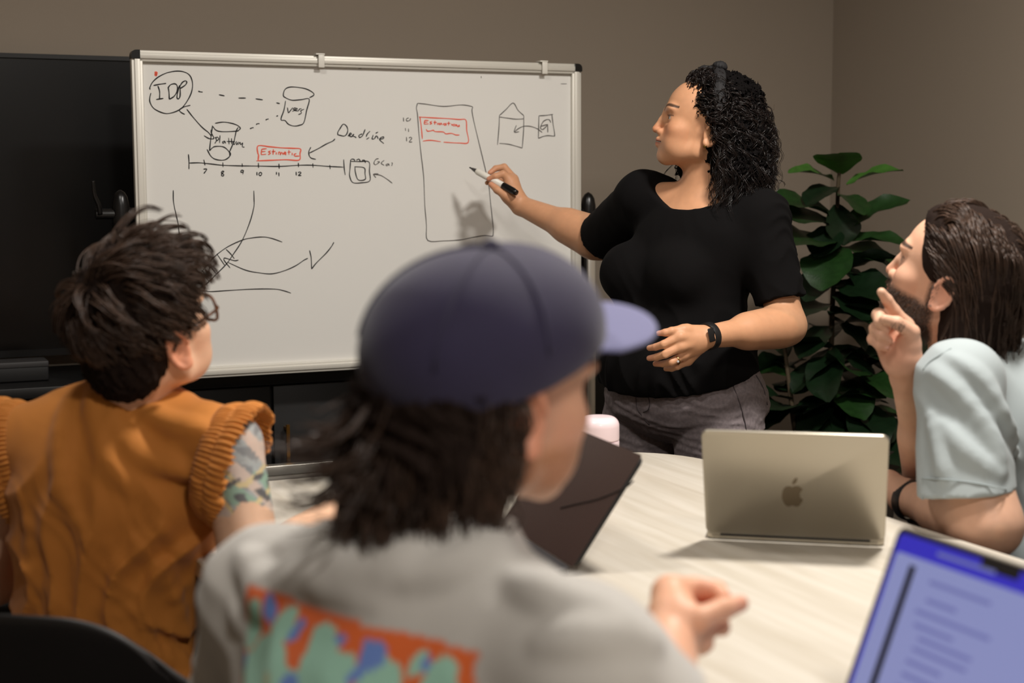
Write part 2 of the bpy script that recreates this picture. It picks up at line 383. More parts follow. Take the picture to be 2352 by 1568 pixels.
ink('cylinder_sketch', [Z1([(1690,487),(1728,465),(1720,440),(1660,408),(1580,393),(1510,392),(1468,415),(1455,465),(1475,487),(1535,510),(1620,504),(1688,500),(1665,600),(1640,710),(1600,735),(1550,742),(1500,725),(1470,692),(1433,683),(1460,600),(1475,515)])], label='cylinder drawing with the word Users')
ink('cylinder_lettering', [Z1(s) for s in ([(1492,575),(1498,615),(1505,620),(1540,575)], [(1565,576),(1542,588),(1556,600),(1535,610)], [(1552,600),(1580,590),(1570,582),(1556,600),(1590,607)], [(1592,608),(1600,590),(1620,585)], [(1642,590),(1612,605),(1618,625),(1590,640)])], w=.0026, label='word Users')
ink('arrow_sketch', [Z1(s) for s in ([(585,590),(640,660),(720,750),(780,800),(808,835)], [(618,555),(560,570),(520,597),(535,620),(568,637)], [(740,828),(780,852),(815,858),(830,850),(820,830),(805,800),(805,775)])])
ink('cylinder_sketch', [Z1(s) for s in ([(840,717),(910,707),(980,715),(1040,735),(1067,760),(1055,778),(1030,788),(910,793),(850,780),(820,745)], [(817,738),(800,870),(790,965)],
    [(790,965),(820,935),(850,925),(905,927),(940,945),(970,980),(972,1010)], [(768,952),(800,1010),(840,1040),(905,1050),(950,1035),(980,1000),(968,970)], [(1050,752),(1030,790),(1010,880),(970,975)])], label='cylinder drawing with the word Platform')
ink('cylinder_lettering', [Z1(s) for s in ([(842,840),(852,870),(838,900)], [(840,850),(862,842),(872,860),(848,882)], [(885,825),(880,895)], [(928,876),(908,884),(915,898),(928,880),(934,900)],
    [(962,848),(966,906)], [(945,880),(1010,882)], [(988,852),(990,906)], [(1018,880),(1000,892),(1014,908),(1022,888)], [(1032,878),(1034,910),(1052,884)], [(1050,910),(1064,888),(1072,910),(1088,894),(1086,928),(1105,932)])], w=.0026, label='word Platform')
tl = [[(600,995),(605,1060),(605,1130)], [(605,1075),(700,1073),(800,1083),(910,1095),(1050,1100),(1230,1102),(1420,1105),(1600,1095),(1720,1095),(1860,1105),(1995,1112)], [(738,1045),(744,1070),(750,1095)], [(910,1070),(912,1112)], [(1084,1078),(1085,1110)], [(1230,1073),(1232,1118)], [(1415,1080),(1418,1127)], [(1590,1073),(1592,1112)], [(1720,1078),(1723,1117)], [(1873,1092),(1877,1130)], [(1998,1043),(2003,1120),(2012,1183)]]
ink('timeline_sketch', [Z1(s) for s in tl], label='hand-drawn timeline')
nm = [[(735,1130),(765,1130),(750,1155),(738,1170)], [(920,1148),(903,1150),(898,1163),(918,1178),(913,1191),(898,1188),(903,1170),(922,1150)], [(1094,1140),(1076,1141),(1073,1157),(1090,1156),(1095,1140),(1090,1177)], [(1217,1155),(1218,1187)], [(1242,1160),(1234,1178),(1248,1189),(1261,1172),(1250,1159),(1240,1162)], [(1393,1155),(1393,1180)], [(1414,1160),(1416,1195)], [(1570,1153),(1572,1187)], [(1588,1162),(1605,1155),(1612,1166),(1590,1187),(1617,1187)]]
for nmx, num in ((nm[0:1], '7'), (nm[1:2], '8'), (nm[2:3], '9'), (nm[3:5], '10'), (nm[5:7], '11'), (nm[7:9], '12')): ink('timeline_number', [Z1(s) for s in nmx], w=.0030, label='handwritten number ' + num)
ink('estimate_box_sketch', [Z1([(1228,1050),(1232,1000),(1225,985),(1228,920),(1330,928),(1440,938),(1540,942),(1608,948),(1605,990),(1597,1048),(1480,1045),(1350,1050),(1212,1055)])], 'red', .0036, 'red box around the word Estimate')
ink('estimate_lettering', [Z1(s) for s in ([(1260,950),(1255,1000)], [(1260,950),(1305,945)], [(1260,972),(1295,970)], [(1255,1000),(1300,995)], [(1342,965),(1322,974),(1340,986),(1318,1000)], [(1365,950),(1362,1000)], [(1350,972),(1385,970)], [(1392,978),(1390,1000)], [(1410,1000),(1412,980),(1425,978),(1428,1000),(1440,978),(1455,1000)], [(1460,990),(1480,985),(1470,976),(1459,990),(1482,1000)], [(1505,958),(1505,1000)], [(1494,978),(1522,975)], [(1535,982),(1535,1005)], [(1572,990),(1552,998),(1560,1012),(1600,1012)])], 'red', .0032, 'red word Estimatic')
ink('deadline_lettering', [Z1(s) for s in ([(1948,825),(1945,800),(1965,765),(1995,725),(2025,745),(2035,780),(2025,815),(2000,832),(1950,822)], [(2036,832),(2068,815),(2058,806),(2045,826),(2070,838),(2092,815),(2078,830),(2098,838),(2112,848)])] +
    [Z2(s) for s in ([(128,812),(98,826),(104,845),(130,828),(153,772)], [(197,788),(172,815),(162,840)], [(190,845),(165,862)], [(226,822),(216,858),(238,856)], [(270,795),(248,808)], [(238,856),(252,832),(262,836),(270,858)], [(284,860),(318,854),(318,840),(292,848),(286,868),(322,900)])], w=.0031, label='word Deadline')
ink('deadline_arrow_sketch', [Z1(s) for s in ([(1920,857),(1900,877),(1840,905),(1770,945),(1690,985)], [(1703,932),(1685,970),(1687,1005),(1705,1030),(1748,1042)])])
ink('calendar_sketch', [Z1(s) for s in ([(2060,1060),(2055,1130),(2052,1190),(2080,1250),(2155,1253),(2233,1235),(2230,1150),(2225,1065),(2140,1062),(2060,1060)], [(2058,1060),(2070,1040),(2095,1045),(2095,1060)], [(2112,1050),(2135,1040),(2150,1062)], [(2163,1050),(2185,1050),(2195,1075)], [(2095,1108),(2182,1118),(2190,1170),(2192,1222),(2130,1227),(2105,1165),(2100,1108)])], w=.003, label='little calendar drawing')
ink('calendar_lettering', [Z2(s) for s in ([(275,1035),(250,1042),(232,1075),(248,1090),(282,1066),(262,1062)], [(325,1050),(298,1076),(325,1096)], [(362,1080),(342,1090),(350,1101),(366,1084),(370,1101)], [(392,1070),(398,1080),(392,1102)])], 'ink2', .0026, 'word GCal')
ink('calendar_arrow_sketch', [Z2(s) for s in ([(398,1257),(350,1220),(290,1185),(225,1178)], [(272,1172),(228,1175),(250,1207)])], 'ink2', .0026)
ink('phone_sketch', [Z2([(625,537),(700,545),(800,560),(880,565),(1000,553),(1060,555),(1120,570),(1115,600),(1130,690),(1180,900),(1240,1150),(1270,1300)]) + Z4([(388,480),(400,620),(425,850),(437,980),(432,1050),(410,1058),(330,1050),(200,1070),(70,1097),(0,1105)]) + [(1020, 553), (983, 552), (980, 520)] + Z2([(700,1568),(690,1450),(680,1200),(655,980),(635,780),(625,640),(615,580),(625,537)])], 'ink2', .0027, 'tall phone-shaped outline')
ink('estimation_box_sketch', [Z2(s) for s in ([(668,858),(660,760),(648,670),(650,662),(760,668),(900,675),(1000,683),(1060,688),(1068,780),(1082,888),(1000,895),(860,887)], [(835,883),(740,870),(672,878)], [(703,770),(715,788),(745,785),(768,780),(785,792),(855,795),(880,812),(930,808),(970,822),(1003,822)])], 'red', .0032, 'red box around the word Estimation')
ink('estimation_lettering', [Z2(s) for s in ([(690,690),(685,725)], [(690,690),(725,692)], [(688,708),(715,706)], [(685,725),(725,722)], [(757,700),(738,708),(754,718),(735,727)], [(782,692),(780,730)], [(768,708),(800,710)], [(806,714),(804,732)], [(815,732),(818,715),(830,732),(836,715),(848,732)], [(876,718),(858,725),(874,736),(880,718),(886,736)], [(907,702),(905,738)], [(890,718),(922,718)], [(932,720),(934,738)], [(956,724),(942,732),(956,742),(964,730),(956,724)], [(972,746),(976,728),(990,748),(1000,732),(1002,750)])], 'red', .003, 'red word Estimation')
ink('hour_lettering', [Z2(s) for s in ([(498,665),(500,702)], [(545,668),(524,680),(530,697),(556,690),(562,672)], [(515,760),(518,785)], [(543,765),(545,795)], [(525,840),(527,880)], [(548,850),(564,842),(572,855),(550,885),(576,885)])], 'ink2', .0026, 'numbers 10 11 12')
ink('house_sketch', [Z2(s) for s in ([(1362,648),(1420,595),(1486,535),(1530,600),(1582,648)], [(1362,660),(1430,670),(1510,680),(1582,677)], [(1362,650),(1358,760),(1345,912)], [(1582,648),(1580,780),(1568,940)], [(1362,898),(1440,905),(1500,920),(1568,940)])], 'ink2', .0028, 'little house outline')
ink('card_sketch', [Z2(s) for s in ([(1718,650),(1780,646),(1845,637)], [(1835,640),(1845,720),(1860,820),(1850,832),(1800,828),(1760,835),(1713,853)], [(1713,853),(1716,750),(1718,650)], [(1825,712),(1815,690),(1795,683),(1760,700),(1737,740),(1735,765),(1755,772),(1790,740),(1797,727)], [(1797,727),(1798,800)], [(1735,745),(1797,727)])], 'ink2', .003, 'card with the letter G')
ink('card_arrow_sketch', [Z2(s) for s in ([(1748,800),(1700,765),(1640,745),(1580,745),(1535,765),(1497,795)], [(1515,735),(1497,795),(1540,793)])], 'ink2', .0028)
ink('curve_sketch', [Z6(s) for s in ([(120,115),(122,200),(140,290),(155,360),(165,460),(170,600),(172,760)], [(700,118),(702,180),(700,240),(670,350),(615,480),(550,580),(500,650),(430,720),(375,775),(330,810),(280,850)], [(250,800),(330,695),(400,610),(500,530),(615,475),(690,458),(770,452),(830,462),(905,488)], [(330,695),(375,770)], [(373,645),(427,715)], [(433,572),(490,655)], [(500,540),(535,575),(560,608)], [(150,830),(330,838),(390,845),(520,837),(700,827),(850,827),(920,840),(968,856)])], w=.0028, label='curves with a ladder-like band')
ink('check_arrow_sketch', [Z6(s) for s in ([(1090,605),(1060,620),(1000,660),(920,695),(830,717),(740,710),(640,690),(515,635)], [(590,618),(560,622),(500,605),(485,607),(490,625),(530,675)])], w=.0028)
ink('check_mark_sketch', [Z6([(1102,548),(1113,600),(1117,683)]), Z6([(1117,683),(1150,640),(1220,570),(1260,520),(1277,490)])], w=.0030, label='check mark')
ink('red_dot_mark', [Z1([(295,262),(315,262),(308,285),(300,268)])], 'red', .006)
for s_ in (Z1([(2130,224),(2160,222)]), Z2([(1915,362),(1970,362)]), Z2([(1198,292),(1199,312)])): ink('smudge_mark', [s_], 'ink2', .0015)
# ================================================================== table
TZ = .74
def tz(x, y): return PZ(x, y, TZ)
ru = np.dot(tz(1600, 1050)-CORNER, UU)*.4 + np.dot(tz(2047, 1192)-CORNER, UU)*.3 + np.dot(tz(2352, 1281)-CORNER, UU)*.3   # right long edge (u)
fv = np.dot(tz(640, 1103)-CORNER, VV)*.5 + np.dot(tz(1440, 1032)-CORNER, VV)*.5                                        # far short edge (v)
TWID, TLEN, TR_ = 1.12, 2.5, .20
tcen = CORNER + UU*(ru-TWID/2) + VV*(fv+TLEN/2)
TB = thing('conference_table', V3(tcen[0], tcen[1], 0), 'long pale oak conference table with rounded corners', 'table')
top_poly = rrect(tcen+ZZ*(TZ-.028), UU, VV, TWID, TLEN, TR_, 10)
obj('table_top', prism(top_poly, ZZ*.028), 'table', TB)
edge_o = rrect(tcen+ZZ*(TZ-.027), UU, VV, TWID+.003, TLEN+.003, TR_+.0015, 10); edge_i = rrect(tcen+ZZ*(TZ-.027), UU, VV, TWID-.004, TLEN-.004, TR_-.002, 10)
ne = len(edge_o); Ve = np.concatenate([edge_o, edge_o+ZZ*.025, edge_i+ZZ*.025, edge_i]); Fe = []
for i in range(ne):
    j = (i+1) % ne
    for a, b in ((0, 1), (1, 2), (2, 3), (3, 0)): Fe.append((a*ne+i, a*ne+j, b*ne+j, b*ne+i))
obj('edge_band', (Ve, Fe), 'edge', TB)
for s in (-1, 1):
    c = tcen + VV*s*(TLEN/2-.5)
    obj('pedestal', join(obox(c+ZZ*.36, UU, VV, ZZ, .5, .06, .66), obox(c+ZZ*.02, UU, VV, ZZ, .8, .09, .04), obox(c+ZZ*.699, UU, VV, ZZ, .8, .09, .02)), 'leg', TB, bevel=.004)
# ================================================================== laptops
def laptop(H1, H2, depth, tilt, out, name_label, matd, lid_h, base_mat, keys=False):
    """H1->H2 hinge line on the table, out = horizontal direction from hinge towards the lid's lean, base goes the other way"""
    H1 = np.asarray(H1); H2 = np.asarray(H2); w = unit(H2-H1); wid = np.linalg.norm(H2-H1); c = (H1+H2)/2
    n = unit(out); up = n*math.sin(tilt) + ZZ*math.cos(tilt); fn = np.cross(up, w); 
    if np.dot(fn, n) > 0: fn = -fn                      # screen-side normal
    T = thing('laptop', V3(c[0], c[1], TZ), name_label, 'laptop', 'laptops on the table')
    hz = TZ+.013
    body = rrect(c - n*(depth/2+.004) + ZZ*(TZ+.002-c[2]), w, n, wid, depth, .012, 5)
    obj('base', prism(body, ZZ*.011), base_mat, T, bevel=.0012)
    hc = V3(c[0], c[1], hz)
    obj('hinge', tube([hc-w*wid*.42-n*.006-ZZ*.004, hc+w*wid*.42-n*.006-ZZ*.004], .0035, 10), 'blk', T)
    lidc = hc + up*(lid_h/2+.002)
    lid = obj('lid', prism(rrect(lidc-fn*.0055, w, up, wid, lid_h, .011, 6), fn*.0055), matd, T, bevel=.0012)
    return T, lid, dict(c=c, w=w, n=n, up=up, fn=fn, wid=wid, hz=hz, lidc=lidc, hc=hc)
# silver laptop, its back to the camera
a = tz(1622, 1238); b = tz(2032, 1257)
w_ = unit(b-a); out_ = np.cross(ZZ, w_); out_ = -out_ if out_[1] > 0 else out_
T, lid, g = laptop(a, b, .212, math.radians(29), out_, 'silver laptop seen from behind, fruit emblem on its lid', 'silver', .205, 'silver')
obj('screen', prism(rrect(g['lidc']+g['fn']*.0002, g['w'], g['up'], g['wid']-.006, .199, .008, 5), g['fn']*.0008), 'blk', lid)
def apple(px, py, s):
    out = []
    body = [(0,.42),(.12,.47),(.3,.47),(.44,.38),(.5,.3),(.40,.18),(.37,.02),(.42,-.12),(.52,-.2),(.45,-.36),(.33,-.5),(.2,-.54),(.06,-.5),(0,-.49),(-.06,-.5),(-.2,-.54),(-.33,-.48),(-.45,-.3),(-.52,-.06),(-.5,.18),(-.42,.36),(-.28,.46),(-.12,.46)]
    leaf = [(-.02,.56),(.02,.72),(.14,.86),(.24,.88),(.22,.72),(.12,.6)]
    return [[(px+x*s, py-y*s) for x, y in q] for q in (catmull(body+[body[0]], 4)[:-1], catmull(leaf+[leaf[0]], 4)[:-1])]
back_q = g['lidc'] - g['fn']*.0055
vf = []
for poly in apple(1820, 1138, 46):
    pts = np.array([PL(x, y, back_q, g['fn']) for x, y in poly]); vf.append(prism(pts+g['fn']*.0005, -g['fn']*.0009))
obj('emblem', join(*vf), 'emblem', lid, label='grey fruit emblem with a bite')
# black laptop, screen off, turned to the left
a = tz(1182, 1233); b = tz(1318, 1322)
w_ = unit(b-a); a2 = b - w_*.31; out_ = np.cross(w_, ZZ); out_ = -out_ if out_[0] < 0 else out_
T, lid, g = laptop(a2, b, .215, math.radians(35), out_, 'black laptop with a dark switched-off screen in front of the man in the cap', 'blk', .184, 'space')
obj('screen', prism(rrect(g['lidc']+g['fn']*.0002, g['w'], g['up'], g['wid']-.004, .191, .006, 5), g['fn']*.0008), 'lid_d', lid, label='dark glossy screen')
# dark reflection curve in the switched-off screen, modelled as a thin tube
sc_q = g['lidc']+g['fn']*.0012
pts = catmull([PL(x, y, sc_q, g['fn']) for x, y in ((1288, 1166), (1330, 1156), (1370, 1147), (1410, 1132), (1440, 1117), (1455, 1104))], 6)
obj('screen_reflection', tube(pts, .0012, 6), 'blk', lid)
keyme = None
for r in range(5):
    for k in range(13):
        p = g['hc'] - g['n']*(.03+r*.0185) + g['w']*((k-6)*.0212); p[2] = TZ+.0142
        if keyme is None:
            ko = obj('key', obox(p, g['w'], g['n'], ZZ, .0175, .0155, .0026), 'key', T, bevel=.0008, seg=1); keyme = ko.data; k0 = p.copy()
        else:
            ko = add('key', keyme, None, T); ko.location = tuple(p-k0)
tp = g['hc'] - g['n']*.165; tp[2] = TZ+.0132
obj('touchpad', prism(rrect(tp, g['w'], g['n'], .11, .065, .004, 4), ZZ*.0008), 'blk', T)
# laptop with the blue screen at the lower right
def solve_blue():
    best = None
    for t in np.radians(np.arange(8, 50, 1.0)):
        for d in np.arange(1.1, 2.3, .01):
            top = P(2065, 1212, d); H = top - .218*(UU*math.sin(t)+ZZ*math.cos(t))
            if abs(H[2]-(TZ+.013)) > .004: continue
            v = H-CAM; z = v@_F; x = 1176+FPX*(v@_R)/z; y = 784-FPX*(v@_U)/z
            xl = 2065+(1945-2065)*(y-1212)/(1568-1212)
            e = abs(x-xl)
            if best is None or e < best[0]: best = (e, t, d, H)
    return best
be = solve_blue(); H = be[3]; H[2] = TZ
T, lid, g = laptop(H, H+VV*.313, .221, be[1], UU, 'open laptop with a glowing blue screen at the lower right corner', 'silver', .218, 'silver')
M['scr_blue'] = mat('screen_blue', (30, 28, 120), .4, emit=((58, 52, 196), .65))
M['scr_pale'] = mat('screen_panel', (90, 96, 140), .4, emit=((146, 154, 204), .62))
M['scr_line'] = mat('screen_dark_line', (6, 4, 14), .8, emit=((30, 18, 70), .06))
M['scr_text'] = mat('screen_faint_text', (70, 74, 120), .5, emit=((122, 128, 192), .55))
def sp(a, b, off=0.0): return g['lidc'] + g['w']*(a-.5)*g['wid'] + g['up']*(b-.5)*.218 + g['fn']*(.0002+off)
def spanel(a0, b0, a1, b1, off, th, r, m, nme, par):
    c = (sp(a0, b0, off)+sp(a1, b1, off))/2
    return obj(nme, prism(rrect(c, g['w'], g['up'], (a1-a0)*g['wid'], (b1-b0)*.218, r, 5), g['fn']*th), m, par)
bez = spanel(.008, .012, .992, .988, 0, .0006, .008, 'blk', 'bezel', lid)
scr = spanel(.022, .03, .978, .966, .0006, .0004, .006, 'scr_blue', 'screen', lid)
spanel(.035, .03, .965, .88, .001, .0003, .004, 'scr_pale', 'screen_window', lid)
spanel(.40, .925, .56, .968, .001, .0004, .002, 'blk', 'notch', lid)
spanel(.112, .20, .142, .84, .0014, .0003, .001, 'scr_line', 'screen_rule', lid)
spanel(.112, .185, .36, .215, .0018, .0002, .001, 'scr_line', 'screen_rule', lid)
rs = random.Random(3)
for b0 in (.93, .80, .72, .66, .60, .55, .50, .44, .38, .32):
    a0 = .2 + rs.random()*.05
    spanel(a0, b0-.012, a0+.12+rs.random()*.25, b0+.006, .0013, .0002, .001, 'scr_text', 'screen_text_line', lid)
# ================================================================== bottle and glass
c = tz(1375, 1083)
T = thing('water_bottle', c, 'pale pink water bottle beside the black laptop', 'bottle')
hb = P(1375, 953, c[1])[2]-TZ; r = .0405
obj('body', lathe([(r*.94, .0005), (r, .004), (r, hb-.052), (r*.99, hb-.050)], c, n=40), 'pink', T, smooth=False, auto=True)
obj('seam_ring', lathe([(r*.975, hb-.0505), (r*.975, hb-.0475)], c, n=40), 'seam', T)
pr_ = [(r*.99, hb-.048), (r, hb-.046), (r, hb-.022)] + [(r-.018+.018*math.cos(t), hb-.0205+.0185*math.sin(t)) for t in np.linspace(0, math.pi/2, 7)] + [(.004, hb-.0015)]
obj('cap', lathe(pr_, c, n=40), 'pink', T, smooth=True)
c = tz(1785, 1110)
T = thing('drinking_glass', c, 'clear drinking glass peeking out behind the silver laptop', 'glass')
hg = P(1785, 1007, c[1])[2]-TZ
obj('tumbler', lathe([(.004, .001), (.028, .001), (.030, .004), (.0365, hg), (.0340, hg), (.0275, .010), (.004, .009)], c, n=40), 'glass', T, smooth=True)
# ================================================================== chairs
def chair(base, face, label, seat_h=.45, seat_mat='chair', back_h=.80):
    """moulded shell chair: base=floor point under the seat, face=direction the sitter looks"""
    f = unit(face); r = np.cross(f, ZZ)
    T = thing('shell_chair', base, label, 'chair', 'chairs around the table')
    base = np.asarray(base, float); nu, nv = 25, 22; G = np.zeros((nv, nu, 3))
    for j in range(nv):
        t = j/(nv-1)
        for i in range(nu):
            s = i/(nu-1)*2-1
            if t < .45:
                q = t/.45; y = .23-.44*q; z = seat_h-.02+.02*(1-q)*(-1)+.0*q; hw = .225
                z += .035*s*s*(.4+.6*q)
            else:
                q = (t-.45)/.55
                th = min(q*2.2, 1)*math.radians(78)
                y = -.21-.05*math.sin(th)-.09*q; z = seat_h-.02+.06*(1-math.cos(th))+(back_h-seat_h-.04)*q
                hw = .225+.02*math.sin(q*3.1)-.06*max(0, q-.6)/.4
                y += .075*s*s*(1-.3*q); z += .02*s*s*(1-q)
                z -= .10*(abs(s)**3.2)*q**2
            G[j, i] = base + r*s*hw + f*y + ZZ*z
    V = G.reshape(-1, 3); F = [(j*nu+i, j*nu+i+1, (j+1)*nu+i+1, (j+1)*nu+i) for j in range(nv-1) for i in range(nu-1)]
    me = mk_mesh('shell', V-base, F, True)
    o = add('shell', me, seat_mat, T); md = o.modifiers.new('thick', 'SOLIDIFY'); md.thickness = .012; md.offset = 0
    sb = o.modifiers.new('smooth', 'SUBSURF'); sb.levels = 1; sb.render_levels = 1
    obj('column', tube([base+ZZ*.09, base+ZZ*(seat_h-.045)], .025, 16), 'leg', T)
    obj('seat_plate', obox(base+ZZ*(seat_h-.05), r, f, ZZ, .2, .2, .02), 'leg', T, bevel=.004)
    for k in range(4):
        a = math.radians(45+90*k); d = r*math.cos(a)+f*math.sin(a)
        obj('leg', tube([base+ZZ*.10, base+d*.15+ZZ*.075, base+d*.29+ZZ*.016], [.018, .016, .0145], 10), 'leg', T)
    return T
# ================================================================== fiddle-leaf plant
def leaf_mesh(name, seed, m):
    rs = np.random.default_rng(seed); nu, nv = 9, 14; V = []; F = []
    for j in range(nv):
        t = j/(nv-1)
        w = .30*(math.sin(math.pi*min(t*.93+.05, 1))**.75)*(.55+.75*t) if t < .999 else .03
        for i in range(nu):
            s = i/(nu-1)*2-1
            x = s*w*(1+.05*math.sin(9*t+2*s+seed)); y = t
            z = .16*abs(s)**1.3*w*2 - .30*t*t + .03*math.sin(11*t+seed)*s*abs(s) + .012*math.cos(24*t)*abs(s)
            V.append((x, y, z))
    F = [(j*nu+i, j*nu+i+1, (j+1)*nu+i+1, (j+1)*nu+i) for j in range(nv-1) for i in range(nu-1)]
    me = mk_mesh(name, V, F, True); me.materials.append(M[m]); return me
pc_ = P(1915, 1100, 4.42); pc_[2] = 0
PLN = thing('potted_plant', pc_, 'tall leafy fiddle-leaf plant in a dark planter in the room corner', 'plant')
obj('planter', lathe([(.14, .001), (.145, .006), (.20, .50), (.205, .52), (.19, .52), (.187, .48), (.004, .478)], pc_, n=40), 'pot', PLN, smooth=False, auto=True)
obj('soil', lathe([(.004, .455), (.184, .455), (.184, .470), (.1, .485), (.004, .488)], pc_, n=24), 'soil', PLN, smooth=True)
def D(x, y, d): return P(x, y, d)
stems = [catmull([pc_+ZZ*.44, D(1905, 980, 4.42), D(1908, 850, 4.42), D(1912, 700, 4.41), D(1920, 560, 4.42), D(1925, 430, 4.42), D(1929, 385, 4.42)], 6),
         catmull([pc_+ZZ*.44+V3(-.06, .02, 0), D(1830, 1000, 4.40), D(1815, 900, 4.40), D(1800, 780, 4.44)], 6),
         catmull([pc_+ZZ*.44+V3(.06, .0, 0), D(1975, 980, 4.40), D(1985, 880, 4.40), D(1985, 760, 4.42)], 6)]
for s in stems: obj('stem', tube(s, np.linspace(.011, .005, len(s)), 8), 'trunk', PLN, smooth=True)
LM = {k: [leaf_mesh('leaf', q+10*i, k) for q in range(3)] for i, k in enumerate(('leafg', 'leafd', 'leafn'))}
def leaf(base, tip, width=1.0, roll=0.0, m='leafg', k=0):
    base = np.asarray(base); tip = np.asarray(tip); y = tip-base; L = np.linalg.norm(y); y /= L
    x = np.cross(y, ZZ); x = unit(x) if np.linalg.norm(x) > .05 else V3(1, 0, 0)
    z = np.cross(x, y); x2 = x*math.cos(roll)+z*math.sin(roll); z2 = np.cross(x2, y)
    o = add('leaf', LM[m][k % 3], None, PLN)
    b = base-pc_
    o.matrix_local = Matrix(((x2[0]*L*width, y[0]*L, z2[0]*L, b[0]), (x2[1]*L*width, y[1]*L, z2[1]*L, b[1]), (x2[2]*L*width, y[2]*L, z2[2]*L, b[2]), (0, 0, 0, 1)))
# leaves read from the photograph: (base px, tip px, depth base, depth tip, width, roll, kind)
LV = [((1928,400),(1925,338),4.42,4.34,1.5,0,'leafn'),((1915,415),(1838,370),4.42,4.36,.75,.3,'leafn'),((1945,425),(2045,368),4.42,4.38,.6,-.3,'leafn'),
 ((1925,430),(1860,440),4.42,4.36,1.1,.2,'leafd'),((1925,445),(1985,462),4.42,4.32,1.1,.1,'leafg'),((1935,530),(2053,438),4.42,4.40,.6,-.5,'leafg'),
 ((1915,500),(1800,430),4.42,4.34,.75,.4,'leafg'),((1915,520),(1798,465),4.42,4.34,.8,.5,'leafg'),((1920,520),(1880,560),4.42,4.34,1.2,.2,'leafd'),((1920,470),(1945,540),4.42,4.36,1.3,0,'leafd'),
 ((1915,560),(1820,525),4.42,4.32,1.2,.3,'leafg'),((1920,560),(2060,525),4.42,4.36,.6,-.3,'leafg'),((1925,570),(2052,580),4.42,4.36,1.0,-.3,'leafg'),((1920,560),(1888,625),4.42,4.3,1.2,0,'leafg'),
 ((1920,600),(1980,640),4.42,4.36,1.2,.1,'leafd'),((1910,620),(1850,660),4.42,4.36,1.3,.2,'leafd'),((1915,660),(2030,680),4.42,4.40,.9,-.2,'leafd'),((1915,680),(2040,720),4.42,4.38,.9,-.1,'leafd'),
 ((1910,700),(1820,700),4.42,4.36,1.2,.2,'leafd'),((1910,730),(1990,770),4.42,4.34,1.2,.1,'leafd'),((1910,750),(1840,790),4.42,4.36,1.2,.1,'leafd'),((1908,800),(2000,830),4.42,4.36,1.1,-.2,'leafd'),
 ((1908,830),(1830,870),4.42,4.36,1.1,.2,'leafd'),((1905,870),(1985,920),4.42,4.34,1.1,0,'leafd'),((1905,900),(1850,960),4.42,4.34,1.2,0,'leafd'),((1905,930),(1960,990),4.42,4.34,1.2,0,'leafd')]
for i, (b, t, db, dt, w, rl, k) in enumerate(LV): leaf(D(*b, db), D(*b, db)+(D(*t, dt)-D(*b, db))*1.12, w*1.3, rl, k, i)
lr = np.random.default_rng(5)
for s in stems:
    for q in range(20 if s is stems[0] else 14):
        tt = lr.uniform(.18, .98 if s is not stems[0] else .62); p = s[int(tt*(len(s)-1))]
        a = lr.uniform(0, 2*math.pi); L = lr.uniform(.17, .25); el = lr.uniform(-.35, .55)
        d = V3(math.cos(a)*math.cos(el), math.sin(a)*math.cos(el)*.8-.15, math.sin(el))
        tip = p + d*L
        if np.dot(tip-CORNER, UU) > -.04 or np.dot(tip-CORNER, VV) < .05: continue
        leaf(p, tip, lr.uniform(1.0, 1.45), lr.uniform(-.5, .5), 'leafd' if lr.random() < .75 else 'leafg', q)
# ================================================================== body toolkit: smooth-blended fields -> one continuous surface
def surfnet(D, org, h):
    D[0] = np.maximum(D[0], h); D[-1] = np.maximum(D[-1], h); D[:, 0] = np.maximum(D[:, 0], h); D[:, -1] = np.maximum(D[:, -1], h)
    D[:, :, 0] = np.maximum(D[:, :, 0], h); D[:, :, -1] = np.maximum(D[:, :, -1], h)
    S = (D < 0); s8 = S.view(np.int8)
    n = s8[:-1, :-1, :-1].copy()
    for dx, dy, dz in ((1, 0, 0), (0, 1, 0), (1, 1, 0), (0, 0, 1), (1, 0, 1), (0, 1, 1), (1, 1, 1)):
        n += s8[dx:S.shape[0]-1+dx, dy:S.shape[1]-1+dy, dz:S.shape[2]-1+dz]
    idx = np.argwhere((n > 0) & (n < 8))
    cor = np.array([(i & 1, (i >> 1) & 1, (i >> 2) & 1) for i in range(8)])
    vals = np.stack([D[idx[:, 0]+c[0], idx[:, 1]+c[1], idx[:, 2]+c[2]] for c in cor], 1)
    acc = np.zeros((len(idx), 3)); cnt = np.zeros(len(idx))
    for a in range(8):
        for bit in (1, 2, 4):
            b = a | bit
            if b == a: continue
            va, vb = vals[:, a], vals[:, b]; m = (va < 0) != (vb < 0)
            t = np.where(m, va/(np.where(m, va-vb, 1)), 0)
            acc += np.where(m[:, None], cor[a]+(cor[b]-cor[a])*t[:, None], 0); cnt += m
    V = np.asarray(org) + (idx + acc/cnt[:, None])*h
    ids = np.full(n.shape, -1, np.int32); ids[idx[:, 0], idx[:, 1], idx[:, 2]] = np.arange(len(idx))
    Q = []
    for ax in range(3):
        sl0 = [slice(None)]*3; sl1 = [slice(None)]*3; sl0[ax] = slice(0, -1); sl1[ax] = slice(1, None)
        e = np.argwhere(S[tuple(sl0)] != S[tuple(sl1)])
        b, c = (ax+1) % 3, (ax+2) % 3
        e = e[(e[:, b] > 0) & (e[:, c] > 0) & (e[:, b] < S.shape[b]-1) & (e[:, c] < S.shape[c]-1)]
        ins = S[e[:, 0], e[:, 1], e[:, 2]]
        def cell(db, dc):
            q = e.copy(); q[:, b] += db; q[:, c] += dc; return ids[q[:, 0], q[:, 1], q[:, 2]]
        q = np.stack([cell(-1, -1), cell(0, -1), cell(0, 0), cell(-1, 0)], 1)
        q[~ins] = q[~ins][:, ::-1]; Q.append(q)
    Q = np.concatenate(Q); Q = Q[(Q >= 0).all(1)]
    return V, Q
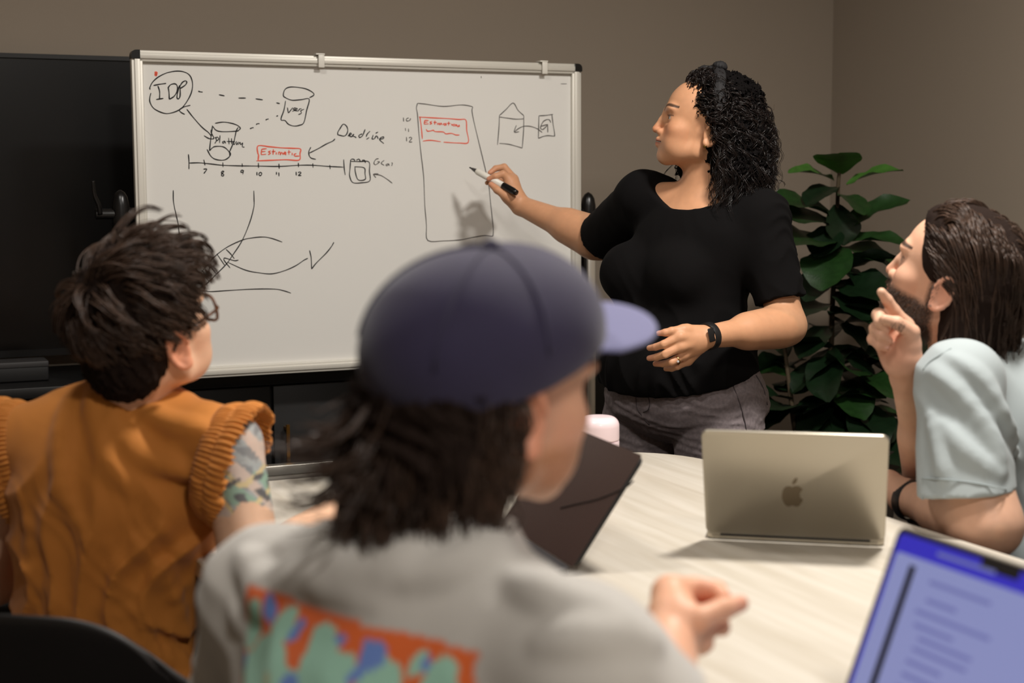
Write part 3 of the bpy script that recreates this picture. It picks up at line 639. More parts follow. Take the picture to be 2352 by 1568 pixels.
class Field:
    def __init__(s): s.ops = []; s.cuts = []; s.waves = []
    def cap(s, a, b, ra, rb=None, k=.012, sub=False, clips=(), flat=None):
        a = np.asarray(a, float); b = np.asarray(b, float); rb = ra if rb is None else rb; m = max(ra, rb)
        s.ops.append(('cap', (a, b, ra, rb, flat), np.minimum(a, b)-m, np.maximum(a, b)+m, k, sub, clips)); return s
    def chain(s, pts, rs, k=.006, k0=None, clips=()):
        for i in range(len(pts)-1): s.cap(pts[i], pts[i+1], rs[i], rs[i+1], k0 if (i == 0 and k0 is not None) else k, clips=clips)
        return s
    def ell(s, c, r, R=None, k=.015, sub=False, clips=()):
        c = np.asarray(c, float); r = np.asarray(r, float); R = np.eye(3) if R is None else np.asarray(R)
        e = np.sqrt(((R*r)**2).sum(1)); s.ops.append(('ell', (c, r, R), c-e, c+e, k, sub, clips)); return s
    def sph(s, c, r, k=.01, sub=False): return s.ell(c, (r, r, r), None, k, sub)
    def box(s, c, half, R=None, rad=.01, k=.01, sub=False, clips=()):
        c = np.asarray(c, float); half = np.asarray(half, float); R = np.eye(3) if R is None else np.asarray(R)
        e = np.abs(R*half).sum(1)+rad; s.ops.append(('box', (c, half, R, rad), c-e, c+e, k, sub, clips)); return s
    def cut(s, p, n, k=.004): s.cuts.append((np.asarray(p, float), unit(n), k)); return s
    def wave(s, d, L, amp, seed=0, warp=.5, mask=None): s.waves.append((unit(d), L, amp, seed, warp, mask)); return s
    def eval(s, lo, hi, h):
        lo = np.asarray(lo, float); n = np.ceil((np.asarray(hi)-lo)/h).astype(int)+1
        ax = [(lo[i]+np.arange(n[i])*h).astype(np.float32) for i in range(3)]
        D = np.full(tuple(n), .25, np.float32)
        for kind, pr, blo, bhi, k, sub, clips in s.ops:
            m = k*1.2+3*h+.012
            i0 = np.maximum(0, np.floor((blo-m-lo)/h).astype(int)); i1 = np.minimum(n, np.ceil((bhi+m-lo)/h).astype(int)+1)
            if (i1 <= i0).any(): continue
            sl = tuple(slice(i0[i], i1[i]) for i in range(3))
            X = ax[0][sl[0]][:, None, None]; Y = ax[1][sl[1]][None, :, None]; Z = ax[2][sl[2]][None, None, :]
            if kind == 'cap':
                a, b, ra, rb, flat = pr; ba = b-a; L2 = max(float(ba@ba), 1e-10)
                px, py, pz = X-a[0], Y-a[1], Z-a[2]
                t = np.clip((px*ba[0]+py*ba[1]+pz*ba[2])/L2, 0, 1)
                qx, qy, qz = px-ba[0]*t, py-ba[1]*t, pz-ba[2]*t
                if flat is not None:      # (axis, factor): squash across an axis
                    fa, ff = flat; w = qx*fa[0]+qy*fa[1]+qz*fa[2]; g = (1/ff-1)
                    qx, qy, qz = qx+w*fa[0]*g, qy+w*fa[1]*g, qz+w*fa[2]*g
                d = np.sqrt(qx*qx+qy*qy+qz*qz)-(ra+(rb-ra)*t)
            else:
                if kind == 'ell': c, r, R = pr
                else: c, r, R, rad = pr
                px, py, pz = X-c[0], Y-c[1], Z-c[2]
                l = [px*R[0, i]+py*R[1, i]+pz*R[2, i] for i in range(3)]
                if kind == 'ell':
                    k0 = np.sqrt((l[0]/r[0])**2+(l[1]/r[1])**2+(l[2]/r[2])**2)
                    k1 = np.sqrt((l[0]/r[0]**2)**2+(l[1]/r[1]**2)**2+(l[2]/r[2]**2)**2)
                    d = k0*(k0-1)/np.maximum(k1, 1e-6)
                else:
                    q = [np.abs(l[i])-r[i] for i in range(3)]
                    d = np.sqrt(np.maximum(q[0], 0)**2+np.maximum(q[1], 0)**2+np.maximum(q[2], 0)**2)+np.minimum(np.maximum(q[0], np.maximum(q[1], q[2])), 0)-rad
            for cp, cn in clips:
                d = np.maximum(d, (X-cp[0])*cn[0]+(Y-cp[1])*cn[1]+(Z-cp[2])*cn[2])
            A = D[sl]
            if sub: D[sl] = np.maximum(A, -d) if k <= 0 else self_smax(A, -d, k)
            else: D[sl] = np.minimum(A, d) if k <= 0 else self_smin(A, d, k)
        X = ax[0][:, None, None]; Y = ax[1][None, :, None]; Z = ax[2][None, None, :]
        if s.waves:
            near = np.abs(D) < .05
            ii = np.nonzero(near); x, y, z = ax[0][ii[0]], ax[1][ii[1]], ax[2][ii[2]]; tot = 0
            for d, L, amp, seed, warp, mask in s.waves:
                ph = 2*np.pi/L; r = np.random.default_rng(seed); w = r.normal(size=(3, 3))*ph*.35; o = r.uniform(0, 6, 3)
                g = sum(np.sin(w[i, 0]*x+w[i, 1]*y+w[i, 2]*z+o[i]) for i in range(3))
                v = np.sin((d[0]*x+d[1]*y+d[2]*z)*ph+warp*2.2*g+seed); v = (1-np.abs(v))*2-1.2
                tot = tot + amp*v*(1 if mask is None else mask(x, y, z))
            D[ii] -= tot
        for p, nn, k in s.cuts:
            pl_ = (X-p[0])*nn[0]+(Y-p[1])*nn[1]+(Z-p[2])*nn[2]
            D = self_smax(D, pl_.astype(np.float32), k)
        return D, lo
    def mesh(s, lo, hi, h):
        D, o = s.eval(lo, hi, h); return surfnet(np.ascontiguousarray(D), o, h)
    def bounds(s):
        a = np.array([o[2] for o in s.ops if not o[5]]).min(0); b = np.array([o[3] for o in s.ops if not o[5]]).max(0); return a-.02, b+.02
def self_smin(a, b, k):
    h = np.clip(.5+.5*(b-a)/k, 0, 1); return b+(a-b)*h-k*h*(1-h)
def self_smax(a, b, k): return -self_smin(-a, -b, k)
def merge(*vq):
    V = []; Q = []; o = 0
    for v, q in vq: V.append(v); Q.append(q+o); o += len(v)
    return np.concatenate(V), np.concatenate(Q)
def skin_obj(name, vq, mt, parent, colour=None, label=None):
    V, Q = vq; org = root_loc(parent)
    me = mk_mesh(name, V-org, Q, True)
    if colour is not None:
        c = colour(V); a = me.color_attributes.new('Col', 'FLOAT_COLOR', 'POINT')
        rgba = np.ones((len(V), 4), np.float32); rgba[:, :3] = lin(c); a.data.foreach_set('color', rgba.ravel())
    return add(name, me, mt, parent, label)
class Frame:
    """head or torso frame: columns right, forward, up; mm helper"""
    def __init__(s, o, yaw, pitch=0, roll=0, sc=1.0):
        # yaw: 0 = away from camera (+Y), +90 = towards image right
        f = V3(math.sin(yaw), math.cos(yaw), 0); r = V3(math.cos(yaw), -math.sin(yaw), 0); u = ZZ
        f2 = f*math.cos(pitch)+u*math.sin(pitch); u2 = u*math.cos(pitch)-f*math.sin(pitch)
        r2 = r*math.cos(roll)+u2*math.sin(roll); u3 = u2*math.cos(roll)-r*math.sin(roll)
        s.o = np.asarray(o, float); s.R = np.stack([r2, f2, u3], 1); s.s = sc
    def p(s, x, y, z): return s.o + s.R @ (np.array([x, y, z])*.001*s.s)
    def r(s, *a): return np.array(a)*.001*s.s
    def l(s, V): return ((V-s.o) @ s.R)/(.001*s.s)
    def rot(s, ax, ang):
        c, n = math.cos(ang), math.sin(ang)
        m = {'x': [[1, 0, 0], [0, c, -n], [0, n, c]], 'y': [[c, 0, n], [0, 1, 0], [-n, 0, c]], 'z': [[c, -n, 0], [n, c, 0], [0, 0, 1]]}[ax]
        return s.R @ np.array(m)
def head_ops(F, H, male=False, ears=True, mouth=True, flare=24):
    e = lambda c, r, k=.015, sub=False, R=None: F.ell(H.p(*c), H.r(*r), H.R if R is None else R, k*H.s, sub)
    e((0, 4, 50), (75, 97, 82), .02)
    e((0, 36, -10), (57, 63, 74), .03)
    e((0, 72, -32), (30, 34, 26), .02)
    e((0, 82 if not male else 84, -67), (21 if not male else 25, 20, 16), .02)
    for s in (-1, 1):
        F.cap(H.p(s*56, 2, -8), H.p(s*49, 14, -44), .014*H.s, .015*H.s, .02)
        F.cap(H.p(s*49, 14, -44), H.p(s*18, 78, -70), .016*H.s, .013*H.s, .02)
        e((s*44, 64, -4), (21, 24, 18), .02)
        e((s*27, 89, 43), (24, 12, 9 if not male else 10), .015)
        e((s*35, 62, -40), (24, 26, 26), .025)
    for s in (-1, 1): e((s*31, 101, 21), (17, 13, 11), .010, True)
    for s in (-1, 1):
        e((s*30, 79.5, 22.5), (13.8, 13.8, 13.8), .004)
        e((s*31, 94, 22.0), (12.5, 9, 4.4), .0015, True)
    F.cap(H.p(0, 98, 36), H.p(0, 105, 14), .0078*H.s, .0082*H.s, .010)
    F.cap(H.p(0, 105, 14), H.p(0, 115.5, -8), .0082*H.s, .0090*H.s, .006)
    for s in (-1, 1):
        e((s*11, 103, -13), (7.5, 10.5, 8), .006); e((s*6, 109, -20), (3.2, 6, 3.5), .002, True)
    if mouth:
        for s in (-1, 1):
            F.cap(H.p(s*24, 88, -36), H.p(s*7, 105.0, -30.5), .0035*H.s, .0054*H.s, .005); F.cap(H.p(s*7, 105.0, -30.5), H.p(0, 105.5, -31.5), .0054*H.s, .0050*H.s, .005)
            F.cap(H.p(s*22, 89, -38), H.p(0, 103, -41.5), .0040*H.s, .0068*H.s, .005)
        e((0, 98, -36.3), (25, 12, 1.7), .002, True)
    if ears:
        for s in (-1, 1):
            Re = H.rot('z', s*math.radians(-flare)) @ np.array([[1, 0, 0], [0, math.cos(.2), -math.sin(.2)], [0, math.sin(.2), math.cos(.2)]])
            c = (s*77, -10, 2); e(c, (5.5, 17, 30), .006, R=Re)
            pts = [H.o + H.R @ (np.array(c)*.001*H.s) + Re @ (np.array([s*4.5, 16*math.cos(t), 29*math.sin(t)])*.001*H.s) for t in np.linspace(math.radians(10), math.radians(285), 14)]
            for i in range(13): F.cap(pts[i], pts[i+1], .0036*H.s, .0036*H.s, .003)
            F.ell(H.o + H.R @ (np.array(c)*.001*H.s) + Re @ (np.array([s*6.5, 2, 0])*.001*H.s), H.r(5, 10, 18), Re, .004, True)
            F.ell(H.o + H.R @ (np.array(c)*.001*H.s) + Re @ (np.array([s*2, 4, -25])*.001*H.s), H.r(5, 8, 8), Re, .005)
            F.cap(H.p(s*79, 4, 2), H.p(s*80, 2, -8), .004*H.s, .004*H.s, .004)
def head_colour(H, base, lips=(176, 104, 88), brow=(58, 42, 34), beard=None, ear=None, brow_w=4.2):
    base = np.array(base, float)
    def f(V):
        L = H.l(V); x, y, z = np.abs(L[:, 0]), L[:, 1], L[:, 2]; c = np.tile(base, (len(V), 1))
        def mix(m, col): 
            nonlocal c
            m = np.clip(m, 0, 1)[:, None]; c = c*(1-m)+np.array(col, float)*m
        infront = (y > 40) & (z > -110) & (z < 140) & (x < 90)
        mix(np.where(infront, np.exp(-(((x-42)/22)**2+((z+8)/20)**2))*.30, 0), base*np.array([1.04, .80, .74]))
        mix(np.where(infront, np.exp(-((x/14)**2+((z+8)/12)**2))*.30, 0), base*np.array([1.03, .78, .70]))
        lm = np.where(infront & (y > 84), np.clip(1.4-np.abs(z+36.5)/(8.5*np.sqrt(np.clip(1-(x/26)**2, .01, 1)))*1.2, 0, 1)*(x < 25), 0)
        mix(lm*.85, lips)
        t = np.clip((x-10)/42, 0, 1); bz = 43+9*np.sin(t*2.2)-2*t; bd = np.abs(z-bz)/(brow_w*(1-.55*t))
        mix(np.where((y > 50) & (x > 8) & (x < 54), np.clip(1.5-bd, 0, 1)*.9, 0), brow)
        mix(np.where((y > 70) & (np.abs(z-22) < 9), np.clip(1-np.abs(z-27.5)/2.2, 0, 1)*(x > 17)*(x < 47)*.7, 0), (40, 28, 24))
        if ear is not None:
            em = (x > 70) & (y < 12) & (y > -34) & (z > -34) & (z < 42); mix(np.where(em, .6, 0), ear)
        if beard is not None:
            r = np.random.default_rng(4); n = r.uniform(.55, 1.15, len(V))
            lo = np.clip((-18-z+ (y-60)*.10)/14, 0, 1); lo = np.where(y > 88, np.clip((-22-z)/6, 0, 1), lo)
            side = np.clip(1-np.abs(y-8)/16, 0, 1)*np.clip((40-z)/20, 0, 1)*(x > 55)
            jawm = np.clip((z+108)/16, 0, 1)*np.clip((y+6)/14, 0, 1)
            mm = np.maximum(lo*jawm, side*(z < 40)*jawm)*(x < 74+0*x)
            must = np.clip(1.5-np.abs(z+24)/6, 0, 1)*(x < 30)*(y > 84)
            mm = np.maximum(mm, must); mm = np.where((np.abs(z+37) < 5) & (x < 18) & (y > 96), 0, mm)
            mm = np.where((z > -130) & (y > -4), mm, 0)
            mix(mm*n*.92, beard)
        return np.clip(c, 0, 255)
    return f
def eyes(H, parent, iris=(70, 45, 28)):
    M.setdefault('eye_white', mat('eye_white', (214, 204, 196), .25)); M.setdefault('iris', mat('iris', iris, .2)); M.setdefault('pupil', mat('pupil', (8, 6, 6), .15))
    for s in (-1, 1):
        c = H.p(s*30, 79.5, 22.5); ax = H.R[:, 1]; r = .0125*H.s
        pr = [(r*math.sin(t)+1e-5, r*math.cos(t)) for t in np.linspace(.02, math.pi-.02, 18)]
        ob = obj('eye', lathe(pr, c, ax, 20), 'eye_white', parent, smooth=True)
        obj('iris', lathe([((r+.0003)*math.sin(t)+1e-5, (r+.0003)*math.cos(t)) for t in np.linspace(.48, .02, 6)], c, ax, 20), 'iris', ob, smooth=True)
        obj('pupil', lathe([((r+.0006)*math.sin(t)+1e-5, (r+.0006)*math.cos(t)) for t in np.linspace(.2, .01, 4)], c, ax, 16), 'pupil', ob, smooth=True)
def strands(paths, r0, r1=None, sides=3):
    """paths (N,K,3) -> one mesh of thin tapering tubes"""
    P_ = np.asarray(paths, np.float32); N, K, _ = P_.shape
    t = np.gradient(P_, axis=1); t /= np.linalg.norm(t, axis=2, keepdims=True)+1e-9
    ref = np.where(np.abs(t[:, :, 2:3]) < .85, np.array([0, 0, 1.]), np.array([1., 0, 0])); a = np.cross(t, ref); a /= np.linalg.norm(a, axis=2, keepdims=True)+1e-9
    b = np.cross(t, a)
    rad = np.broadcast_to(np.asarray(r0, float).reshape(-1, 1), (N, K))*(np.linspace(1, .25, K)[None, :]**.6 if r1 is None else np.linspace(1, r1, K)[None, :])
    V = np.zeros((N, K, sides, 3), np.float32)
    for j in range(sides):
        th = 2*math.pi*j/sides; V[:, :, j] = P_ + (a*math.cos(th)+b*math.sin(th))*rad[:, :, None]
    base = (np.arange(N)[:, None]*K+np.arange(K-1)[None, :])*sides
    Q = []
    for j in range(sides):
        k = (j+1) % sides; Q.append(np.stack([base+j, base+k, base+sides+k, base+sides+j], -1).reshape(-1, 4))
    return V.reshape(-1, 3), np.concatenate(Q)
def hair_mat(name, col, rough=.38):
    return mat(name, col, rough, spec=.45, vary=(40, .35))
def person(base, label): return thing('person', base, label, 'person', None)
M['skin'] = mat('skin', (190, 140, 105), .48, attr='Col', sss=.12, spec=.35, vary=(60, .05), bump=(500, .12, .0006))
# ================================================================== person 1: standing presenter in black
from mathutils.bvhtree import BVHTree
def bvh_of(*objs):
    V = []; Fc = []; o = 0
    for ob in objs:
        org = root_loc(ob); me = ob.data; n = len(me.vertices); c = np.zeros(n*3, np.float32); me.vertices.foreach_get('co', c); c = c.reshape(-1, 3)+org
        V += [tuple(x) for x in c]; Fc += [tuple(i+o for i in p.vertices) for p in me.polygons]; o += n
    return BVHTree.FromPolygons(V, Fc)
def on_surf(bv, x, y, lift=.0):
    r = unit(ray(x, y)); h = bv.ray_cast(Vector(CAM), Vector(r))
    if h[0] is None: return None
    return np.array(h[0]) + np.array(h[1])*lift
def Zr(x0, y0, s): return lambda X, Y, d: P(x0+X/s, y0+Y/s, d)
M['black_knit'] = mat('black_knit', (12, 10.5, 11), .95, spec=.15, sheen=.0, bump=(900, .25, .0006))
M['denim'] = mat('washed_black_denim', (124, 114, 116), .85, vary=(140, .22), bump=(1100, .4, .0006))
M['denim_d'] = mat('dark_denim_seam', (78, 70, 72), .9)
M['hair_black'] = hair_mat('black_curls', (30, 23, 21), .30)
M['hair_core'] = mat('dark_hair_mass', (14, 11, 11), .85, spec=.1, bump=(160, 1, .01))
M['band'] = mat('black_headband', (22, 20, 22), .75, bump=(700, .3, .001))
M['gold'] = mat('gold', (220, 180, 110), .25, 1)
M['gem'] = mat('clear_gem', (240, 240, 240), .05, trans=.6, ior=2.0)
W1 = person(V3(*P(1568, 800, 3.52)[:2], 0), 'standing woman in a black top pointing a marker at the whiteboard, head turned in profile')
o1 = root_loc(W1)
T1 = Frame(o1, math.radians(-135)); T2 = Frame(V3(*P(1612, 500, 3.50)[:2], 0), math.radians(-144))
H1_ = Frame(P(1620, 309, 3.50), math.radians(-85), math.radians(11), 0, 1.0)
shR, elR, wrR = P(1478, 462, 3.60), P(1378, 551, 3.80), P(1196, 472, 3.945)
shL, elL, wrL = P(1752, 505, 3.42), P(1808, 748, 3.36), P(1632, 772, 3.20)
# ---- body (skin): head, neck, chest, arms and hands in one field
B1 = Field()
head_ops(B1, H1_)
B1.cap(H1_.p(0, -14, -30), T2.p(0, -12, 1262), .050, .060, .02)
B1.ell(T2.p(0, -5, 1180), (.15, .095, .10), T2.R, .03)
B1.cap(T2.p(0, -10, 1272), shL+ZZ*.005, .036, .045, .03); B1.cap(T2.p(0, -10, 1272), shR+ZZ*.0, .036, .045, .03)
B1.ell(T1.p(0, 0, 1000), (.14, .11, .2), T1.R, .05)
B1.cap(shL, elL, .048, .040, .02); B1.cap(elL, wrL, .0415, .0255, .02, flat=None); B1.cap(elL+unit(wrL-elL)*.04, elL+unit(wrL-elL)*.13, .044, .038, .03)
B1.cap(shR, elR, .050, .049, .02); B1.cap(elR, wrR, .0495, .0255, .02); B1.cap(elR+unit(wrR-elR)*.03, elR+unit(wrR-elR)*.10, .049, .041, .03)
# left hand, relaxed in front of the belly (zoomed coordinates of the photograph -> places at hand depth)
z3 = Zr(1470, 720, 10.45)
wl = z3(1600, 590, 3.195)
mcp = [z3(960, 560, 3.165), z3(985, 790, 3.165), z3(1060, 985, 3.18), z3(1150, 1130, 3.20)]
for q, r in zip(mcp, (.0125, .0125, .012, .011)): B1.cap(wl+(q-wl)*.08, q, .0165, r, .008)
B1.ell((wl+mcp[1])/2+V3(0, .004, 0), (.034, .016, .026), None, .012)
B1.cap(z3(1480, 430, 3.195), z3(1050, 400, 3.175), .0145, .0125, .008)
B1.chain([z3(1120, 380, 3.18), z3(760, 420, 3.165), z3(600, 455, 3.165), z3(450, 475, 3.17)], [.0120, .0088, .0078, .0056], .003, .006)
B1.chain([mcp[0], z3(570, 735, 3.160), z3(380, 800, 3.175), z3(225, 825, 3.19)], [.0108, .0088, .0078, .0064], .002, .006)
B1.chain([mcp[1], z3(610, 975, 3.158), z3(400, 1045, 3.178), z3(225, 1070, 3.195)], [.0108, .0088, .0078, .0064], .002, .006)
B1.chain([mcp[2], z3(760, 1160, 3.165), z3(560, 1205, 3.19), z3(370, 1205, 3.21)], [.0105, .0084, .0074, .0062], .002, .006)
B1.chain([mcp[3], z3(900, 1270, 3.185), z3(760, 1320, 3.205), z3(620, 1325, 3.22)], [.0095, .0074, .0066, .0055], .002, .006)
# right hand holding the marker
z2 = lambda X, Y, d: P(1100+X/11.2, 360+Y/11.2, d+.10)
B1.cap(wrR, z2(960, 1080, 3.845), .0255, .024, .01)
B1.cap(z2(960, 1080, 3.85), z2(860, 620, 3.87), .0235, .0185, .012); B1.cap(z2(930, 1080, 3.845), z2(800, 700, 3.855), .022, .016, .012)
B1.chain([z2(880, 560, 3.88), z2(650, 262, 3.892), z2(430, 300, 3.890), z2(285, 408, 3.880)], [.0125, .0092, .0082, .0064], .003, .008)
B1.chain([z2(800, 600, 3.858), z2(615, 440, 3.850), z2(420, 500, 3.846), z2(255, 570, 3.850)], [.0130, .0096, .0086, .0066], .003, .008)
B1.chain([z2(860, 720, 3.90), z2(560, 560, 3.905), z2(360, 620, 3.895), z2(210, 670, 3.882)], [.012, .0092, .0080, .0062], .003, .008)
B1.chain([z2(900, 840, 3.91), z2(640, 700, 3.92), z2(460, 740, 3.91), z2(380, 760, 3.90)], [.011, .0085, .0075, .006], .003, .008)
B1.chain([z2(900, 1120, 3.838), z2(680, 985, 3.828), z2(470, 850, 3.832), z2(310, 710, 3.840)], [.0155, .0125, .0100, .0072], .004, .012)
B1.ell(z2(760, 1050, 3.838), (.017, .015, .014), None, .012)
hd_lo, hd_hi = H1_.o+V3(-.14, -.13, -.19), H1_.o+V3(.13, .13, .15)
def bx(*pts, m=.05): p = np.array(pts); return p.min(0)-m, p.max(0)+m
pieces = [B1.mesh(hd_lo, hd_hi, .0017),
          B1.mesh(T2.p(0, 0, 1220)-V3(.24, .2, .22), np.array([T2.o[0]+.24, T2.o[1]+.2, hd_lo[2]+.002]), .005),
          B1.mesh(*bx(shL, elL, m=.055), .0045), B1.mesh(*bx(elL+V3(.05, 0, 0), wrL+V3(-.15, 0, -.05), m=.05), .0019),
          B1.mesh(*bx(shR, elR, m=.055), .0045), B1.mesh(*bx(elR, wrR+V3(-.1, .06, .11), m=.052), .0021)]
hc1 = head_colour(H1_, (203, 150, 114), lips=(180, 108, 92), brow=(62, 44, 34), brow_w=5.4)
def col1(V):
    c = hc1(V)
    tips = [z3(400, 810, 3.18), z3(225, 1070, 3.19), z3(380, 1205, 3.2), z3(470, 470, 3.17), z2(285, 408, 3.88), z2(255, 570, 3.85), z2(310, 700, 3.84)]
    for t in tips:
        m = np.exp(-(np.linalg.norm(V-t, axis=1)/.014)**2)[:, None]*.45; c = c*(1-m)+np.array([214, 140, 116])*m
    return c
skin1 = skin_obj('body', merge(*pieces), 'skin', W1, col1)
eyes(H1_, W1)
# finger nails
M['nail'] = mat('finger_nail', (222, 170, 152), .25)
def nail(tip, prev, cam_n, L=.010, w=.0075, par=None):
    d = unit(tip-prev); n = unit(cam_n-d*np.dot(cam_n, d)); s = np.cross(d, n)
    V = []; F = []
    for j in range(6):
        for i in range(5):
            a = (i/4-.5)*1.5; t = j/5
            ww = w*.5*(1-.35*max(0, t-.7)/.3)
            V.append(tip + d*(t-.55)*L + s*math.sin(a)*ww/.68 + n*(.0054*math.cos(a)+.0006))
    for j in range(5):
        for i in range(4): F.append((j*5+i, j*5+i+1, j*5+i+6, j*5+i+5))
    o = obj('finger_nail', (V, F), 'nail', par, smooth=True); m = o.modifiers.new('s', 'SOLIDIFY'); m.thickness = .0006
nail(z3(470, 472, 3.17), z3(600, 455, 3.165), V3(-.1, -.8, .6), .012, .009, W1)
for a_, b_ in ((z3(245, 822, 3.19), z3(380, 800, 3.175)), (z3(245, 1068, 3.195), z3(400, 1045, 3.178))): nail(a_, b_, V3(-.2, -.9, .2), .009, .0075, W1)
# ---- black top
S1 = Field()
S1.ell(T2.p(0, -8, 1165), (.172, .122, .125), T2.R, .03)
S1.ell(T1.p(0, 6, 1025), (.160, .138, .175), T1.R, .06)
S1.ell(T1.p(5, 14, 870), (.205, .178, .155), T1.R, .06)
for s in (-1, 1): S1.ell(T1.p(s*72+14, 98, 1090), (.074, .064, .074), T1.R, .03)
hemL = elL+unit(shL-elL)*.058; sd = unit(elL-shL)
S1.cap(shL+V3(-.005, 0, .0), elL+sd*.05, .064, .057, .03, clips=((hemL, sd),))
S1.cap(T2.p(0, -15, 1262), shL+V3(0, 0, .012), .045, .058, .03)
hemR = P(1384, 553, 3.785); rd = unit(P(1362, 570, 3.805)-P(1450, 500, 3.65))
S1.cap(shR+V3(0, 0, .004), elR+rd*.06, .066, .062, .03, clips=((hemR, rd),))
S1.cap(T2.p(0, -15, 1262), shR+V3(0, 0, .010), .045, .060, .03)
S1.ell(T2.p(4, 52, 1328), (.122, .125, .088), T2.R, .006, True)
S1.wave(V3(.5, .2, 1), .16, .0034, 3, .8, lambda x, y, z: np.clip((1.06-z)/.1, 0.15, 1))
S1.wave(V3(.25, 0, 1), .07, .0022, 5, .6, lambda x, y, z: np.clip((x-shL[0]+.01)/.04, 0, 1))
n_h = T1.R @ np.array([0, -.24, -1.0])
S1.cut(T1.p(0, 170, 812), n_h, .004)
lo, hi = S1.bounds()
top1 = skin_obj('top', S1.mesh(lo, hi, .0042), 'black_knit', W1, label='black knit top with elbow-length sleeves')
# ---- jeans
J1 = Field()
J1.ell(T1.p(0, -6, 840), (.186, .148, .12), T1.R, .05); J1.ell(T1.p(0, -14, 785), (.214, .168, .105), T1.R, .05)
for s in (-1, 1):
    J1.cap(T1.p(s*108, 2, 735), T1.p(s*104, 14, 450), .110, .074, .008); J1.cap(T1.p(s*100, 14, 450), T1.p(s*102, -18, 75), .074, .05, .02)
J1.wave(V3(.15, .1, 1), .06, .0014, 9, .5, lambda x, y, z: np.clip((.86-z)/.05, 0, 1)); J1.wave(V3(-.3, .1, 1), .04, .0008, 12, .6, lambda x, y, z: np.clip((.86-z)/.05, 0, 1))
J1.cut(T1.p(0, 0, 900), ZZ, .003)
lo, hi = J1.bounds(); lo[2] = .05
jn = skin_obj('jeans', J1.mesh(np.array([lo[0], lo[1], .55]), hi, .0042), 'denim', W1, label='washed black jeans')
jl = skin_obj('jeans_legs', J1.mesh(lo, np.array([hi[0], hi[1], .556]), .008), 'denim', W1)
bj = bvh_of(jn)
for pts in ([(1683, 884), (1700, 930), (1712, 975), (1716, 1010)], [(1736, 862), (1752, 890), (1762, 930), (1764, 960)], [(1488, 905), (1492, 925), (1489, 940), (1478, 946)], [(1461, 908), (1463, 935), (1472, 950), (1492, 975)]):
    w = [on_surf(bj, x, y, .0008) for x, y in pts]; w = [q for q in w if q is not None]
    if len(w) > 2: obj('seam', tube(catmull(w, 6), .0013, 6), 'denim_d', W1, smooth=True)
M['shoe'] = mat('dark_shoe', (30, 27, 26), .6)
for s in (-1, 1):
    F_ = Field(); F_.cap(T1.p(s*102, -25, 42), T1.p(s*108, 120, 32), .042, .032, .02); F_.cut(T1.p(0, 0, 2), -ZZ, .002)
    skin_obj('shoe', F_.mesh(*bx(T1.p(s*102, -25, 40), T1.p(s*108, 120, 30), m=.06), .006), 'shoe', W1)
# ---- wrist band, ring
M['strap'] = mat('black_rubber', (22, 21, 22), .45)
ax = unit(wrL-elL); wc = P(1628, 772, 3.203)
def bandring(c, ax, r, w, th, flat=1.0, n=40, upv=None):
    a = unit(np.cross(ax, ZZ) if upv is None else upv-ax*np.dot(upv, ax)); b = np.cross(ax, a); V = []; F = []
    for i in range(n):
        t = 2*math.pi*i/n; d = a*math.cos(t)+b*math.sin(t)*flat
        for rr, hh in ((r, -w/2), (r+th, -w/2), (r+th, w/2), (r, w/2)): V.append(c + d*rr + ax*hh)
    for i in range(n):
        j = (i+1) % n
        for k in range(4): F.append((i*4+k, i*4+(k+1) % 4, j*4+(k+1) % 4, j*4+k))
    return np.array(V), F
axb = unit(ax+V3(0, 0, -.12))
obj('wrist_band', bandring(wc, axb, .0272, .017, .0035), 'strap', W1, bevel=.001, label='black fitness band on the left wrist')
obj('band_module', obox(wc-V3(-.002, .0295, -.006), axb, unit(np.cross(V3(0, 1, 0), axb)), V3(0, 1, 0), .019, .03, .007), 'strap', W1, bevel=.002)
rp = z3(885, 1115, 3.170); rax = unit(z3(760, 1160, 3.165)-mcp[2])
obj('ring', bandring(rp, rax, .0092, .0018, .0014), 'gold', W1)
obj('ring_gem', lathe([(.0004, -.002), (.0028, .001), (.0022, .0022), (.0004, .0024)], z3(912, 1150, 3.1585), V3(0, -1, .2), 10), 'gem', W1)
# ---- hair: dark core and curls
HC = Field(); H = H1_
def he(c, r, k=.02, sub=False): HC.ell(H.p(*c), H.r(*r), H.R, k, sub)
he((0, -12, 52), (86, 96, 92)); he((0, -70, 0), (104, 84, 92), .04); he((-4, -90, -66), (106, 72, 76), .04); he((0, -40, 95), (76, 80, 58), .03)
he((70, 10, -70), (26, 50, 50), .03)
HC.ell(H.p(0, 95, -10), H.r(130, 78, 118), H.R, .012, True)
for s in (-1, 1): HC.ell(H.p(s*84, 14, 0), H.r(26, 28, 40), H.R, .01, True)
HC.wave(V3(.3, .2, 1), .035, .006, 2, 1.4); HC.wave(V3(1, .2, .3), .03, .004, 4, 1.4)
lo, hi = HC.bounds(); core = HC.mesh(lo, hi, .004)
hair1 = skin_obj('hair', core, 'hair_core', W1, label='dark curly shoulder-length hair')
rg = np.random.default_rng(11); paths = []; rads = []
down = H.R.T @ V3(0, 0, -1)
n_l = 0
